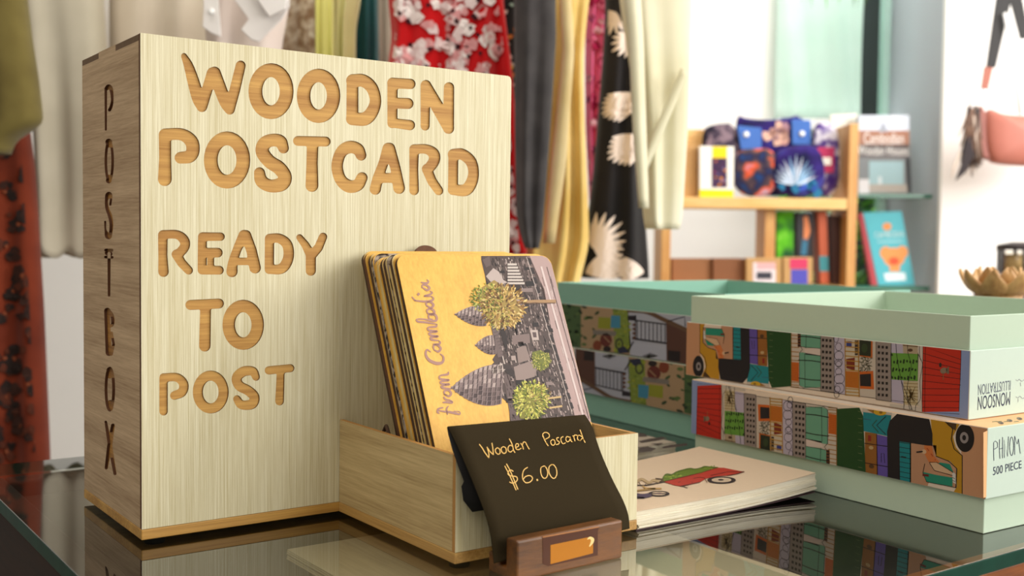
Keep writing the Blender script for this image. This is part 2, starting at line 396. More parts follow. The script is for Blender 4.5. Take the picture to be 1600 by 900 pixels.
# ------------------------------------------------------------------ wooden postbox with carved lettering
BW, BD, BH = 0.2665, 0.1286, 0.300; T = 0.003; BB = 0.0065
post = thing('postbox', (BW / 2, BD / 2, G), 'tall pale wooden postbox with carved WOODEN POSTCARD lettering', 'postbox')
def E_(cx, cy, rx, ry, r, n=28): return [(cx + rx * math.cos(2 * math.pi * i / n), cy + ry * math.sin(2 * math.pi * i / n), r) for i in range(n + 1)]
WORDS = [
 ((100, 30), 4, 5, [  # W O, P O S
  [(750, 230, 18), (778, 290, 28), (806, 380, 35), (838, 490, 38), (862, 547, 32)], [(862, 547, 32), (895, 440, 32), (928, 336, 34)],
  [(940, 336, 38), (975, 430, 38), (1010, 520, 36), (1036, 565, 30)], [(1036, 565, 30), (1068, 440, 32), (1104, 290, 30)],
  E_(1294, 450, 98, 132, 41),
  [(631, 722, 37), (632, 870, 36), (630, 1000, 41)], [(634, 720, 36), (735, 720, 36), (795, 762, 40), (806, 820, 40), (785, 858, 38), (728, 866, 35)],
  E_(1019, 880, 102, 136, 41),
  [(1372, 806, 32), (1352, 764, 38), (1300, 756, 38), (1252, 778, 40), (1240, 830, 40), (1285, 890, 40), (1345, 930, 41), (1382, 985, 40), (1360, 1030, 42), (1290, 1042, 38), (1235, 1012, 38), (1222, 960, 33)]]),
 ((450, 60), 4, 5, [  # O D E N
  E_(191, 359, 94, 128, 40),
  [(403, 260, 35), (402, 503, 36)], [(403, 264, 38), (470, 264, 38), (525, 310, 36), (547, 390, 34), (525, 460, 38), (480, 503, 40), (402, 503, 38)],
  [(653, 277, 31), (652, 530, 30)], [(653, 279, 32), (765, 285, 31)], [(653, 404, 32), (750, 407, 33)], [(652, 528, 28), (762, 542, 31)],
  [(860, 292, 30), (857, 548, 27)], [(862, 292, 31), (930, 420, 38), (1004, 562, 33)], [(1006, 306, 31), (1003, 562, 33)]]),
 ((450, 195), 5, 6, [  # T C A R D
  [(78, 126, 37), (294, 131, 37)], [(193, 140, 43), (188, 300, 42), (187, 474, 48)],
  [(571, 238, 40), (545, 190, 45), (480, 174, 47), (415, 215, 44), (384, 320, 43), (410, 425, 44), (475, 480, 48), (545, 470, 45), (578, 414, 42)],
  [(782, 184, 42), (745, 300, 37), (702, 420, 40), (682, 503, 42)], [(794, 184, 42), (838, 330, 38), (868, 494, 44)], [(735, 415, 37), (840, 415, 37)],
  [(985, 190, 36), (983, 350, 33), (985, 512, 36)], [(985, 190, 36), (1080, 190, 36), (1138, 225, 42), (1142, 280, 42), (1105, 335, 40), (1085, 345, 38)], [(1085, 345, 38), (1125, 440, 36), (1178, 515, 34)],
  [(1292, 226, 37), (1289, 505, 37)], [(1292, 232, 42), (1360, 230, 42), (1428, 285, 42), (1450, 370, 40), (1432, 455, 44), (1385, 510, 45), (1289, 508, 39)]]),
 ((220, 340), 5, 6, [  # R E A D Y
  [(172, 136, 36), (172, 300, 34), (177, 423, 39)], [(172, 132, 33), (280, 132, 33), (335, 170, 37), (345, 220, 37), (312, 268, 36), (276, 287, 34)], [(278, 287, 36), (320, 355, 34), (374, 412, 32)],
  [(481, 149, 33), (479, 409, 34)], [(481, 149, 33), (624, 149, 31)], [(490, 274, 36), (602, 274, 36)], [(481, 411, 32), (614, 411, 33)], [(546, 300, 26), (546, 400, 26)],
  [(805, 138, 40), (752, 250, 33), (720, 350, 36), (712, 422, 42)], [(822, 138, 39), (866, 260, 39), (893, 392, 43)], [(760, 342, 28), (870, 342, 28)],
  [(1005, 164, 35), (1004, 405, 35)], [(1005, 162, 34), (1080, 162, 36), (1140, 205, 39), (1157, 285, 39), (1135, 360, 40), (1090, 402, 38), (1004, 405, 34)],
  [(1240, 155, 25), (1285, 212, 30), (1327, 290, 36)], [(1424, 150, 31), (1388, 235, 33), (1330, 300, 36)], [(1328, 300, 38), (1328, 415, 38)]]),
 ((100, 460), 4, 5, [  # T O  P O S T
  [(790, 66, 30), (968, 57, 30)], [(885, 70, 32), (880, 322, 34)], E_(1120, 190, 91, 118, 37),
  [(622, 519, 25), (622, 731, 25)], [(622, 520, 25), (706, 519, 26), (748, 560, 28), (738, 610, 28), (690, 632, 26)], E_(917, 610, 81, 103, 30),
  [(1200, 516, 23), (1180, 480, 27), (1122, 482, 30), (1080, 520, 30), (1095, 570, 30), (1150, 600, 30), (1190, 640, 30), (1175, 685, 30), (1110, 690, 27), (1081, 654, 23)],
  [(1280, 475, 25), (1415, 461, 24)], [(1355, 475, 23), (1347, 667, 26)]])]
SIDE = [
 ((120, 120), 3, 1.2, [
  [(136, 58, 5), (136, 248, 4)], [(138, 56, 7), (150, 48, 10), (162, 62, 7), (166, 110, 5), (160, 142, 6), (153, 156, 6)],
  E_(152, 395, 16, 92, 5), [(150, 306, 13), (151, 318, 11)], [(151, 470, 9), (150, 486, 11)],
  [(157, 600, 4), (160, 568, 5), (150, 554, 12), (139, 578, 6), (142, 615, 7), (155, 650, 8), (162, 690, 7), (158, 735, 7), (147, 746, 12), (135, 720, 4), (133, 680, 4)],
  [(136, 813, 6), (164, 813, 6)], [(142, 826, 9), (156, 830, 9)], [(134, 845, 5), (166, 846, 5)]]),
 ((120, 400), 2.5, 1.0, [
  [(126, -10, 5), (126, 154, 4)], [(118, 214, 9), (121, 300, 9), (125, 378, 10)], [(120, 212, 8), (138, 234, 6), (140, 266, 5), (126, 276, 5)], [(136, 300, 4), (144, 345, 4), (134, 382, 6)],
  E_(129, 520, 15, 82, 4.5), [(127, 446, 9), (128, 466, 10)], [(131, 574, 9), (130, 592, 10)],
  [(113, 648, 4), (130, 740, 7), (149, 850, 5)], [(141, 662, 6), (128, 745, 8), (115, 828, 5)]])]
def carve(words, plane_n, plane_d, pick, fat=1.0):
    out = []
    for off, sc, step, strokes in words:
        for lp in loops_of([[(x, y, r * fat) for x, y, r in s_] for s_ in strokes], step):
            out.append([pick(unp(off[0] + p[0] / sc, off[1] + p[1] / sc, plane_n, plane_d)) for p in lp])
    return out
Z0 = G + 0.003                                     # underside of the base board, on four rubber feet
holes = carve(WORDS, (0, 1, 0), 0.0, lambda p: (p[0], p[2]), 1.05)
rr = 0.003
outer = [(0.0, BB), (BW, BB), (BW, BH - rr), (BW - .3 * rr, BH - .3 * rr), (BW - rr, BH), (0.0, BH)]
vs, fs, ns = cut_sheet(outer, holes, 0.0010)
fp = MB(); fp.v = [(x, 0.0005 + z, y) for x, y, z in vs]; fp.f = fs; fp.m = [0 if n > .5 else 1 for n in ns]; fp.sm = [False] * len(fs)
front = fp.build('front_panel', [m_front, m_burnt], post)
b = MB(); b.box((0.0, 0.00102, BB), (BW - .0002, T, BH - .0002), 0); b.m[5] = 1; b.build('engraved_lettering', [m_carved, m_burnt], front)['label'] = 'golden carved lettering WOODEN POSTCARD READY TO POST'
# left panel with notches for the lid's fingers
holes = carve(SIDE, (1, 0, 0), 0.0, lambda p: (p[1], p[2]), 1.25)
nd = 0.0040; ya, yb = T + 0.0002, BD
outer = [(ya, BB), (yb, BB), (yb, BH - nd), (0.088, BH - nd), (0.088, BH), (0.050, BH), (0.050, BH - nd), (ya, BH - nd)]
vs, fs, ns = cut_sheet(outer, holes, 0.0018)
sp = MB(); sp.v = [(0.0009 + z, x, y) for x, y, z in vs]; sp.f = fs; sp.m = [0 if n > .5 else 1 for n in ns]; sp.sm = [False] * len(fs)
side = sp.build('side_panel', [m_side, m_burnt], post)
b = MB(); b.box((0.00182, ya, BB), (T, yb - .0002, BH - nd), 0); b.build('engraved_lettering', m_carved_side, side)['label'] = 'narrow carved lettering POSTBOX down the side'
b = MB(); b.box((BW - T, ya, BB), (BW, yb, BH - nd)); b.build('side_panel', m_side, post)
b = MB(); b.box((T + .0002, BD - T, BB), (BW - T - .0002, BD, BH - nd)); b.build('back_panel', m_front, post)
b = MB(); b.box((T, ya, BH - nd + .0001), (BW - T, yb, BH - .0002), 0)
for y0_, y1_ in ((ya, 0.0499), (0.0881, yb)): b.box((0.0001, y0_, BH - nd + .0001), (T, y1_, BH - .0002), 1)
b.build('top_panel', [m_front, plain('scorched_finger', (112, 88, 62), 0.7, var=.3, vscale=250)], post)
b = MB(); b.box((-0.0003, -0.0003, 0), (BW + .0003, BD + .0003, BB - .0002)); bb_ = b.build('base_board', m_strip, post, bevel=0.0006)
for x in (0.012, BW - 0.012):
    for y in (0.014, BD - 0.014):
        b = MB(); b.lathe((x, y, G), [(0.005, 0), (0.006, .0008), (0.006, .003)], 12); b.build('foot', m_rubber, post)

# ------------------------------------------------------------------ card tray in front of the box
TX0, TX1, TD, TH = 0.1298, 0.2656, 0.1431, 0.0613
tray = thing('card_tray', ((TX0 + TX1) / 2, -TD / 2, G), 'low pale wooden tray joined to the front of the postbox, holding postcards', 'tray')
b = MB(); b.box((TX0 - .0003, -TD - .0003, 0), (TX1 + .0003, -.0005, BB - .0002)); b.build('base_board', m_strip_y, tray, bevel=0.0006)
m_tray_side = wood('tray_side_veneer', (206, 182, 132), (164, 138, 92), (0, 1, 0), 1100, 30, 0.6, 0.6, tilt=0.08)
m_ply = plain('ply_edge', (176, 128, 66), 0.6, var=0.12, vscale=200)
def tray_side(x0, x1):
    b = MB(); b.box((x0, -TD + T + .0002, BB), (x1, -.0006, TH)); b.m[1] = 1; b.m[0] = 1
    b.build('side_panel', [m_tray_side, m_ply], tray)
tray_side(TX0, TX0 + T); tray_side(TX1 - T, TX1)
b = MB(); b.box((TX0, -TD, BB), (TX1, -TD + T, TH)); b.m[1] = 1; b.m[5] = 1; b.m[3] = 1
b.build('front_panel', [m_front, m_ply], tray)
for x in (TX0 + .012, TX1 - .012):
    b = MB(); b.lathe((x, -TD + .014, G), [(0.005, 0), (0.006, .0008), (0.006, .003)], 12); b.build('foot', m_rubber, tray)

# ------------------------------------------------------------------ wooden postcards leaning in the tray
cw0, cw1, yt, zt, yb_, zb = 0.1404, 0.2618, -0.0544, 0.1712, -0.1253, 0.009
CWD = cw1 - cw0; CL = math.hypot(zt - zb, yt - yb_); cd = np.array([0, (yt - yb_) / CL, (zt - zb) / CL]); cn = np.array([0, -cd[2], cd[1]])   # up the card; out of its face
TC = 0.0030
m_card = wood('card_face_wood', (228, 180, 76), (208, 156, 58), (0, 0, 1), 900, 30, 0.5, 0.5)
m_card_pale = wood('pale_card_wood', (220, 200, 140), (190, 160, 96), (0, 0, 1), 900, 30, 0.5, 0.5)
m_speck = cloth('photo_edge', (0, 0, 0), scale=260, stops=[(0.42, (40, 28, 24)), (0.60, (164, 150, 134))], detail=2)
def card_outline(w_, l_, r=0.007, n=6):
    pts = []
    for cx, cy, a in ((w_ - r, r, -90), (w_ - r, l_ - r, 0), (r, l_ - r, 90), (r, r, 180)):
        for i in range(n + 1):
            t = math.radians(a + 90 * i / n); pts.append((cx + r * math.cos(t), cy + r * math.sin(t)))
    return pts
CARD_L = ['front wooden postcard, yellow with a grey temple and violet from Cambodia lettering'] + [s + ' wooden postcard behind the front one in the leaning stack' for s in ('first', 'second', 'third', 'fourth', 'fifth', 'sixth', 'seventh', 'eighth', 'ninth', 'tenth')] + ['rearmost wooden postcard of the leaning stack, touching the postbox']
edges = [m_burnt_dark, m_burnt_dark, m_card_pale, m_burnt_dark, m_card, m_burnt_dark, m_card_pale, m_card, m_speck, m_burnt_dark, m_burnt, m_burnt_dark]
offx = [0, -.0012, -.0004, -.0016, .0004, .0002, -.0004, .0006, .0004, .0006, -.0006, .0002]; offl = [0, .001, -.003, .0, -.004, -.001, -.004, -.002, .0005, .001, .0015, .002]
cards = []
for k in range(12):
    y0 = yb_ + 0.0040 * k
    base = np.array([cw0 + offx[k], y0, zb]) if k else np.array([cw0, yb_, zb])
    P = lambda u, v, h: base + np.array([u, 0, 0]) + cd * v + cn * h
    root = thing('wooden_postcard', base + np.array([CWD / 2, 0, 0]), CARD_L[k], 'postcard', 'wooden postcards in the tray')
    ol = card_outline(CWD, CL + offl[k]); b = MB()
    b.prism([P(u, v, -TC) for u, v in ol], cn * TC, 0, 1)
    b.build('board', [m_card if k % 2 == 0 else m_card_pale, edges[k]], root, bevel=0.0002); cards.append(root)
    if k: # a printed face on each card (seen only at the edges)
        b = MB(); b.prism([P(*q, 0.00005) for q in [(u * .985 + .0009, v) for u, v in card_outline(CWD, CL + offl[k])]], cn * 0.0001, 0)
        b.build('print', m_speck if k in (3, 8) else m_card, root)
# printed photograph on the front card
def card_map(px, py, k):
    p = unp(px, py, cn, cn @ np.array([cw0, yb_, zb]) + 0.0001 + 0.00004 * k); b0 = np.array([cw0, yb_, zb]); h = (p - b0) @ cn
    u = min(max(p[0] - cw0, .0003), CWD - .0003); v = min(max((p - b0) @ cd, .0003), CL - .0003); r = .0072
    if v > CL - r and u > CWD - r:                     # keep inside the rounded corner
        du, dv = u - (CWD - r), v - (CL - r); m_ = math.hypot(du, dv)
        if m_ > r - .0003: u, v = CWD - r + du / m_ * (r - .0003), CL - r + dv / m_ * (r - .0003)
    return b0 + np.array([u, 0, 0]) + cd * v + cn * h
A = Art(card_map).at((700, 400), 3.4615)
# ground, water edge, galleries (the picture is printed sideways: its sky is on the left)
A.poly([(425, -4), (508, -4), (540, 2), (575, 40), (600, 120), (810, 893), (690, 893), (640, 700), (560, 420), (500, 150)], (168, 142, 138), 1)
A.poly([(180, 0), (440, -4), (520, 180), (560, 400), (640, 700), (690, 880), (400, 893), (335, 893), (330, 800), (262, 740), (210, 612), (250, 575), (240, 560), (262, 525), (235, 380), (215, 200), (200, 105), (180, 20)], (76, 62, 58), 1)
R_ = random.Random(3)
def inside(p, poly):
    x, y = p; c = False; n = len(poly)
    for i in range(n):
        (x0, y0), (x1, y1) = poly[i], poly[i - 1]
        if (y0 > y) != (y1 > y) and x < (x1 - x0) * (y - y0) / (y1 - y0) + x0: c = not c
    return c
body = [(190, 5), (430, 0), (500, 160), (560, 400), (640, 700), (680, 870), (400, 885), (345, 885), (330, 800), (270, 700), (270, 600), (262, 525), (240, 380), (220, 200), (200, 105)]
greys = [(40, 30, 30), (56, 44, 42), (30, 22, 22), (78, 62, 60), (132, 114, 110), (166, 148, 142), (178, 160, 152), (150, 132, 126), (98, 82, 80), (44, 34, 34)]
for _ in range(2000):                               # blocks of stone, courses run down the card
    x, y = R_.uniform(180, 690), R_.uniform(0, 890)
    if not inside((x, y), body): continue
    l_, h_ = R_.uniform(6, 26), R_.uniform(2.5, 8); sx = 0.255
    A.poly([(x, y), (x + h_, y - 1), (x + h_ + sx * l_, y + l_), (x + sx * l_, y + l_)], R_.choice(greys), 2 + R_.randint(0, 1))
for i in range(26):                                 # cornices, steps and galleries running with the courses
    x, y = R_.uniform(235, 470), R_.uniform(0, 520); l_ = R_.uniform(90, 330)
    if inside((x, y), body) and inside((x + .255 * l_, y + l_), body): A.line([(x, y), (x + .255 * l_, y + l_)], R_.uniform(3, 9), R_.choice([(34, 26, 26), (44, 34, 34), (150, 132, 126), (184, 168, 160), (120, 102, 98)]), 3)
for i in range(30):                                 # doorways and piers standing across the courses
    x, y = R_.uniform(260, 560), R_.uniform(10, 860); w_ = R_.uniform(18, 60); h_ = R_.uniform(8, 26)
    if inside((x, y), body) and inside((x + w_, y + h_), body): A.poly([(x, y), (x + w_, y - 3), (x + w_ + 4, y + h_), (x + 3, y + h_)], R_.choice([(30, 22, 22), (38, 30, 30), (160, 142, 136), (130, 112, 108)]), 4)
for x0, y0, l_, w_, c in ((300, 130, 90, 95, (48, 36, 34)), (280, 390, 120, 40, (44, 34, 32)), (300, 600, 60, 60, (50, 40, 38)), (345, 180, 70, 60, (60, 46, 42))):
    A.poly([(x0, y0 + 20), (x0 + w_ * .6, y0), (x0 + w_, y0 + l_ * .4), (x0 + w_, y0 + l_), (x0 + w_ * .5, y0 + l_ * .7)], c, 4)
# pale roofs, columns and porch
A.poly([(205, 110), (245, 65), (275, 85), (300, 130), (335, 150), (300, 160), (240, 150)], (176, 160, 154), 4)
A.poly([(185, 20), (225, 0), (232, 50), (205, 62)], (96, 80, 78), 4)
for i in range(7): A.rect(322, 40 + i * 17, 372 + i * 7, 51 + i * 17, (190, 178, 170), 5); A.rect(322, 51 + i * 17, 372 + i * 7, 56 + i * 17, (60, 46, 44), 5)
A.poly([(445, 400), (485, 400), (492, 455), (455, 455)], (176, 160, 152), 5); A.poly([(456, 412), (476, 412), (480, 440), (462, 440)], (88, 72, 70), 6)
A.poly([(345, 430), (440, 420), (445, 470), (350, 480)], (120, 102, 98), 4); A.poly([(370, 500), (420, 480), (445, 560), (380, 580)], (134, 116, 110), 4)
A.poly([(225, 615), (290, 580), (330, 590), (300, 625), (250, 640)], (180, 164, 156), 4); A.poly([(295, 582), (340, 590), (346, 612), (300, 612)], (60, 48, 46), 5)
A.poly([(355, 600), (470, 560), (480, 650), (370, 680)], (140, 122, 116), 4)
for i in range(16): # colonnade windows along the long gallery
    t = i / 15; A.poly([(430 + 225 * t, 10 + 780 * t), (446 + 225 * t, 12 + 780 * t), (456 + 225 * t, 44 + 780 * t), (440 + 225 * t, 46 + 780 * t)], (44, 34, 34), 5)
    A.line([(424 + 226 * t, 5 + 780 * t), (444 + 226 * t, 62 + 780 * t)], 4, (176, 160, 154), 5)
for i in range(40):
    t = R_.random(); x = 500 + 225 * t + R_.uniform(-10, 40); y = 60 + 800 * t; l_ = R_.uniform(15, 60)
    A.poly([(x, y), (x + 3, y), (x + 3 + .27 * l_, y + l_), (x + .27 * l_, y + l_)], R_.choice([(196, 176, 172), (120, 98, 96), (90, 72, 70), (204, 186, 182)]), 3)
A.line([(505, 60), (620, 470), (735, 880)], 10, (200, 182, 178), 4); A.line([(535, 60), (650, 470), (762, 880)], 4, (92, 74, 72), 4)
def tower(tip, b0, b1, tiers, seed):                # a stone tower lying on its side: tip, then the two feet
    Q = random.Random(seed); tip, b0, b1 = map(np.array, (tip, b0, b1)); 
    def prof(t): return 0.53 * (math.sin(min(1, t) * math.pi * .62) ** .9)
    mid = (b0 + b1) / 2.0; wv = (b1 - b0).astype(float)
    A.poly([tip + (mid - tip) * t - wv * prof(t) for t in np.linspace(0, 1, 14)] + [tip + (mid - tip) * t + wv * prof(t) for t in np.linspace(1, 0, 14)], (132, 114, 112), 3)
    for i in range(tiers):
        t0 = (i + .3) / tiers; n = max(3, int(16 * prof(t0)) + 1)
        for j in range(n):
            s_ = ((j + .5) / n - .5) * 2 * prof(t0) * .98; dt = 1.0 / tiers
            p = tip + (mid - tip) * t0 + wv * s_; hw = wv * prof(t0) / n * .9; hl = (mid - tip) * dt * .5
            dark = j / n > .45
            A.poly([p - hw - hl * .7, p + hw - hl * .9, p + hw + hl * .4, p - hw + hl * .6], Q.choice([(70, 56, 56), (92, 76, 74), (112, 94, 92)]) if dark else Q.choice([(150, 132, 128), (172, 154, 148), (126, 108, 106)]), 4)
            A.poly([p - hw + hl * .5, p + hw + hl * .3, p + hw + hl * .7, p - hw + hl * .9], (62, 48, 48), 5)
tower((38, 315), (218, 270), (208, 378), 9, 1); tower((148, 482), (258, 430), (262, 530), 7, 2); tower((18, 712), (300, 590), (290, 800), 11, 3)
A.poly([(232, 375), (262, 370), (300, 540), (270, 550)], (104, 88, 86), 4); A.poly([(300, 640), (330, 640), (400, 893), (340, 893)], (98, 82, 80), 3)
for i in range(10): A.line([(236 + i * 6, 380 + i * 17), (270 + i * 5, 372 + i * 17)], 2, (64, 50, 50), 5)
def crown(cx, cy, r, n, cols, seed, ry=1.0):
    Q = random.Random(seed)
    for i in range(n):
        a = Q.uniform(0, 6.283); d = r * math.sqrt(Q.random()); x, y = cx + d * math.cos(a), cy + d * math.sin(a) * ry; L_ = Q.uniform(.12, .3) * r; b_ = a + Q.uniform(-.7, .7)
        ex, ey = x + L_ * math.cos(b_), y + L_ * math.sin(b_); nx, ny = -math.sin(b_) * r * .045, math.cos(b_) * r * .045
        A.poly([(x, y), ((x + ex) / 2 + nx, (y + ey) / 2 + ny), (ex, ey), ((x + ex) / 2 - nx, (y + ey) / 2 - ny)], Q.choice(cols), 7 + Q.randint(0, 2))
green = [(136, 140, 50), (98, 112, 40), (172, 168, 74), (204, 190, 110), (70, 76, 34), (186, 178, 86)]
dry = [(196, 160, 92), (214, 186, 124), (150, 112, 58), (120, 86, 46), (180, 148, 80), (96, 70, 42)]
A.line([(375, 250), (470, 244), (578, 246)], [16, 14, 20], (158, 124, 88), 6); A.line([(380, 256), (578, 254)], 5, (98, 72, 52), 7)
A.poly([(150, 190), (250, 130), (340, 190), (410, 300), (360, 380), (240, 375), (190, 300)], (150, 126, 66), 6)
crown(300, 270, 112, 420, dry, 5); crown(215, 230, 80, 200, green + [(84, 104, 40)], 6); crown(165, 230, 45, 90, [(70, 92, 34), (100, 120, 46), (150, 160, 70)], 8); crown(270, 330, 60, 120, green, 9)
A.poly([(455, 520), (500, 508), (552, 540), (545, 600), (500, 625), (458, 580)], (104, 108, 44), 6); crown(503, 565, 48, 170, green, 11)
A.poly([(360, 740), (430, 690), (530, 700), (540, 800), (480, 880), (390, 880)], (120, 116, 44), 6); crown(450, 780, 92, 420, green + [(206, 206, 96)], 12, 1.05); crown(500, 740, 50, 90, dry, 13)
A.line([(540, 770), (610, 762)], 10, (190, 160, 110), 7); A.line([(550, 822), (615, 812)], 10, (190, 160, 110), 7)
# script lettering
V = (164, 124, 112); A.at((560, 380), 2.8125)
for pts, wd in [
   ([(352, 735), (368, 738), (400, 742), (430, 748), (446, 752), (444, 740), (420, 738)], [3, 5, 8, 8, 4, 3, 3]), ([(372, 722), (352, 728), (348, 742), (356, 748)], [4, 7, 7, 3]), ([(392, 752), (388, 728), (396, 716)], [4, 6, 3]),
   ([(372, 700), (388, 698), (412, 700), (404, 690), (384, 686), (376, 676)], [4, 8, 8, 4, 6, 5]), ([(378, 664), (398, 672), (408, 660), (396, 646), (378, 650), (380, 664), (392, 668)], [4, 7, 7, 7, 6, 5, 3]),
   ([(406, 640), (372, 636), (366, 628), (400, 620), (368, 618), (362, 608), (398, 602), (360, 596), (360, 582), (392, 576), (396, 566)], [5, 8, 5, 8, 7, 5, 8, 7, 5, 8, 4]),
   ([(318, 478), (302, 468), (296, 488), (312, 514), (346, 528), (370, 522), (374, 500), (360, 486)], [3, 6, 8, 10, 11, 9, 6, 3]),
   ([(336, 470), (352, 476), (362, 462), (346, 446), (330, 452), (334, 470)], [4, 8, 8, 7, 6, 4]), ([(330, 444), (352, 444), (360, 436), (354, 428)], [5, 8, 6, 3]),
   ([(354, 428), (324, 424), (318, 414), (350, 410), (318, 404), (312, 394), (346, 388), (310, 382), (308, 370), (340, 366), (346, 356)], [3, 8, 5, 8, 7, 5, 8, 7, 5, 8, 3]),
   ([(346, 356), (300, 348), (262, 344), (258, 334), (290, 334), (334, 342), (345, 331), (338, 315), (321, 311), (309, 318), (312, 331), (326, 334)], [3, 7, 7, 4, 5, 8, 8, 8, 8, 6, 5, 3]),
   ([(306, 308), (326, 314), (334, 300), (318, 288), (302, 294), (304, 308)], [5, 8, 8, 7, 6, 4]), ([(304, 276), (320, 284), (330, 270), (314, 258), (298, 264), (302, 278)], [5, 8, 8, 6, 6, 4]), ([(250, 252), (290, 256), (322, 252), (330, 242), (322, 234)], [5, 7, 8, 6, 3]),
   ([(322, 234), (290, 232), (312, 226), (324, 218), (316, 210)], [3, 6, 7, 6, 3]), ([(262, 226), (266, 222)], [8, 8]),
   ([(284, 196), (302, 206), (312, 196), (298, 184), (282, 184), (280, 196)], [4, 8, 8, 6, 6, 4]), ([(276, 172), (300, 176), (308, 168), (302, 160)], [4, 8, 6, 3]), ([(236, 236), (250, 252)], [4, 5])]:
    A.curve(pts, [x * 1.3 for x in wd], V, 3, 5)
A.build('printed_photograph', cards[0])['label'] = 'printed temple photograph with violet script lettering'
# the rearmost card ends in a small rounded tab
base = np.array([cw0, yb_ + 0.004 * 11, zb]); tabc = []
for i in range(15):
    t = math.pi * i / 14; tabc.append((0.050 + 0.0085 * math.cos(t), CL + 0.0015 + 0.0052 * math.sin(t)))
b = MB(); b.prism([base + np.array([u, 0, 0]) + cd * v - cn * TC for u, v in tabc], cn * TC * .9, 0); b.build('tab', m_burnt, cards[11])
# loop of dark cord lying in the tray beside the stack
pts = []
for i in range(22):
    t = 2 * math.pi * i / 22; pts.append((0.1364 + 0.0016 * math.sin(2 * t), -0.052 + 0.0075 * math.cos(t), 0.0535 + 0.0105 * math.sin(t)))
b = MB(); b.tube(pts, 0.0012, 8, closed=True); pts2 = [(0.1364, -0.052 + .004 * math.sin(i), 0.043 - .0042 * i) for i in range(9)]; b.tube(pts2, 0.0012, 8)
o = b.build('cord_loop', m_burnt_dark); tag(top_origin(o), 'dark loop of cord standing in the tray left of the postcards', 'cord')

# ------------------------------------------------------------------ price sign in a wooden holder
m_hold = wood('dark_oiled_wood', (116, 70, 24), (38, 21, 6), (1, 0, 0), 500, 7, 0.42, 0.9, tilt=.6, bump=0.3)
m_hold_label = plain('ochre_label', (176, 112, 26), 0.5, var=0.15, vscale=500)
m_hold_edge = plain('worn_edge', (150, 98, 58), 0.5)
m_sign = plain('black_paper', (50, 42, 28), 0.95, spec=0.05, var=0.08, vscale=900)
m_sign_back = plain('black_paper_back', (16, 14, 14), 0.9)
m_gold_ink = plain('gold_ink', (222, 178, 92), 0.5, var=0.1, vscale=800)
ea = math.radians(2.2); he = np.array([math.cos(ea), math.sin(ea), 0]); hn = np.array([math.sin(ea), -math.cos(ea), 0])     # along the holder, out of its front
FL = np.array([0.1452, -0.18085, G]); HL = 0.0782; HH = 0.0225
def hp(u, d, h): return FL + he * u - hn * d + np.array([0, 0, h])
hold = thing('sign_holder', hp(HL / 2, .012, 0), 'small dark wooden block holding the black price sign', 'sign holder')
b = MB()                                            # front jaw, back jaw and the floor of the slot in one profile
prof = [(0, 0), (0, HH), (0.0100, HH), (0.0118, 0.0075), (0.0160, 0.0075), (0.0165, 0.0120), (0.0252, 0.0120), (0.0252, 0)]
prof = [(0, 0), (0, HH), (0.0100, HH), (0.0100, 0.0060), (0.0172, 0.0060), (0.0172, 0.0115), (0.0260, 0.0115), (0.0260, 0)]
b.prism([hp(0, d, h) for d, h in prof], he * HL, 0); b.build('block', m_hold, hold, bevel=0.0013)
HA = Art(lambda px, py, k: unp(px, py, hn, hn @ FL + 0.00016 + 0.00005 * k)).at((740, 780), 5.926)
HA.poly([(640, 345), (1162, 250), (1162, 262), (640, 358)], (164, 110, 66), 1); HA.poly([(640, 356), (1162, 260), (1150, 300), (1150, 520), (690, 620), (640, 600)], (74, 36, 14), 0)
HA.poly([(712, 425), (1060, 352), (1108, 372), (1106, 500), (712, 602)], (178, 112, 22), 2)
HA.curve([(1054, 372), (1076, 358), (1100, 372), (1096, 400), (1074, 436)], [6, 22, 34, 26, 10], (232, 204, 140), 3)
o = HA.build('label_inlay', hold, 0.4); o['label'] = 'ochre label with a small cream mark'
def shrink(p, s_): return CAM + (np.array(p) - CAM) * s_
lp = [(.1394, y, z, s_) for y, z, s_ in ((-.1190, .0732, .968), (-.1270, .0660, .970), (-.1345, .0585, .974), (-.1478, .0438, .980), (-.1583, .0306, .988), (-.1636, .0205, .995), (-.1663, .0103, 1.0), (-.1675, .0050, 1.0))]
rp = [(.2393, y, z, s_) for y, z, s_ in ((-.1222, .0722, .968), (-.1262, .0690, .970), (-.1300, .0650, .974), (-.1374, .0520, .980), (-.1486, .0372, .988), (-.1594, .0255, .995), (-.1644, .0176, 1.0), (-.1660, .0095, 1.0))]
def dense(a, m=5):
    P = [np.array(p) for p in a]; P = [2 * P[0] - P[1]] + P + [2 * P[-1] - P[-2]]; out = []
    for i in range(1, len(P) - 2):
        for j in range(m):
            t = j / m; a_, b_, c_, d_ = P[i - 1:i + 3]; out.append(.5 * (2 * b_ + (c_ - a_) * t + (2 * a_ - 5 * b_ + 4 * c_ - d_) * t * t + (3 * b_ - a_ - 3 * c_ + d_) * t ** 3))
    return out + [P[-2]]
LL = [shrink(p[:3], p[3]) for p in dense(lp)]; RR2 = [shrink(p[:3], p[3]) for p in dense(rp)]
rows = [[l + (r - l) * (j / 12) for j in range(13)] for l, r in zip(LL, RR2)]
sign = thing('price_sign', (rows[-1][6]), 'folded black paper price sign, gold handwriting Wooden Poscard $6.00', 'price sign')
b = MB(); b.grid(rows, 0); b.build('front_sheet', m_sign, sign, solid=0.0004)
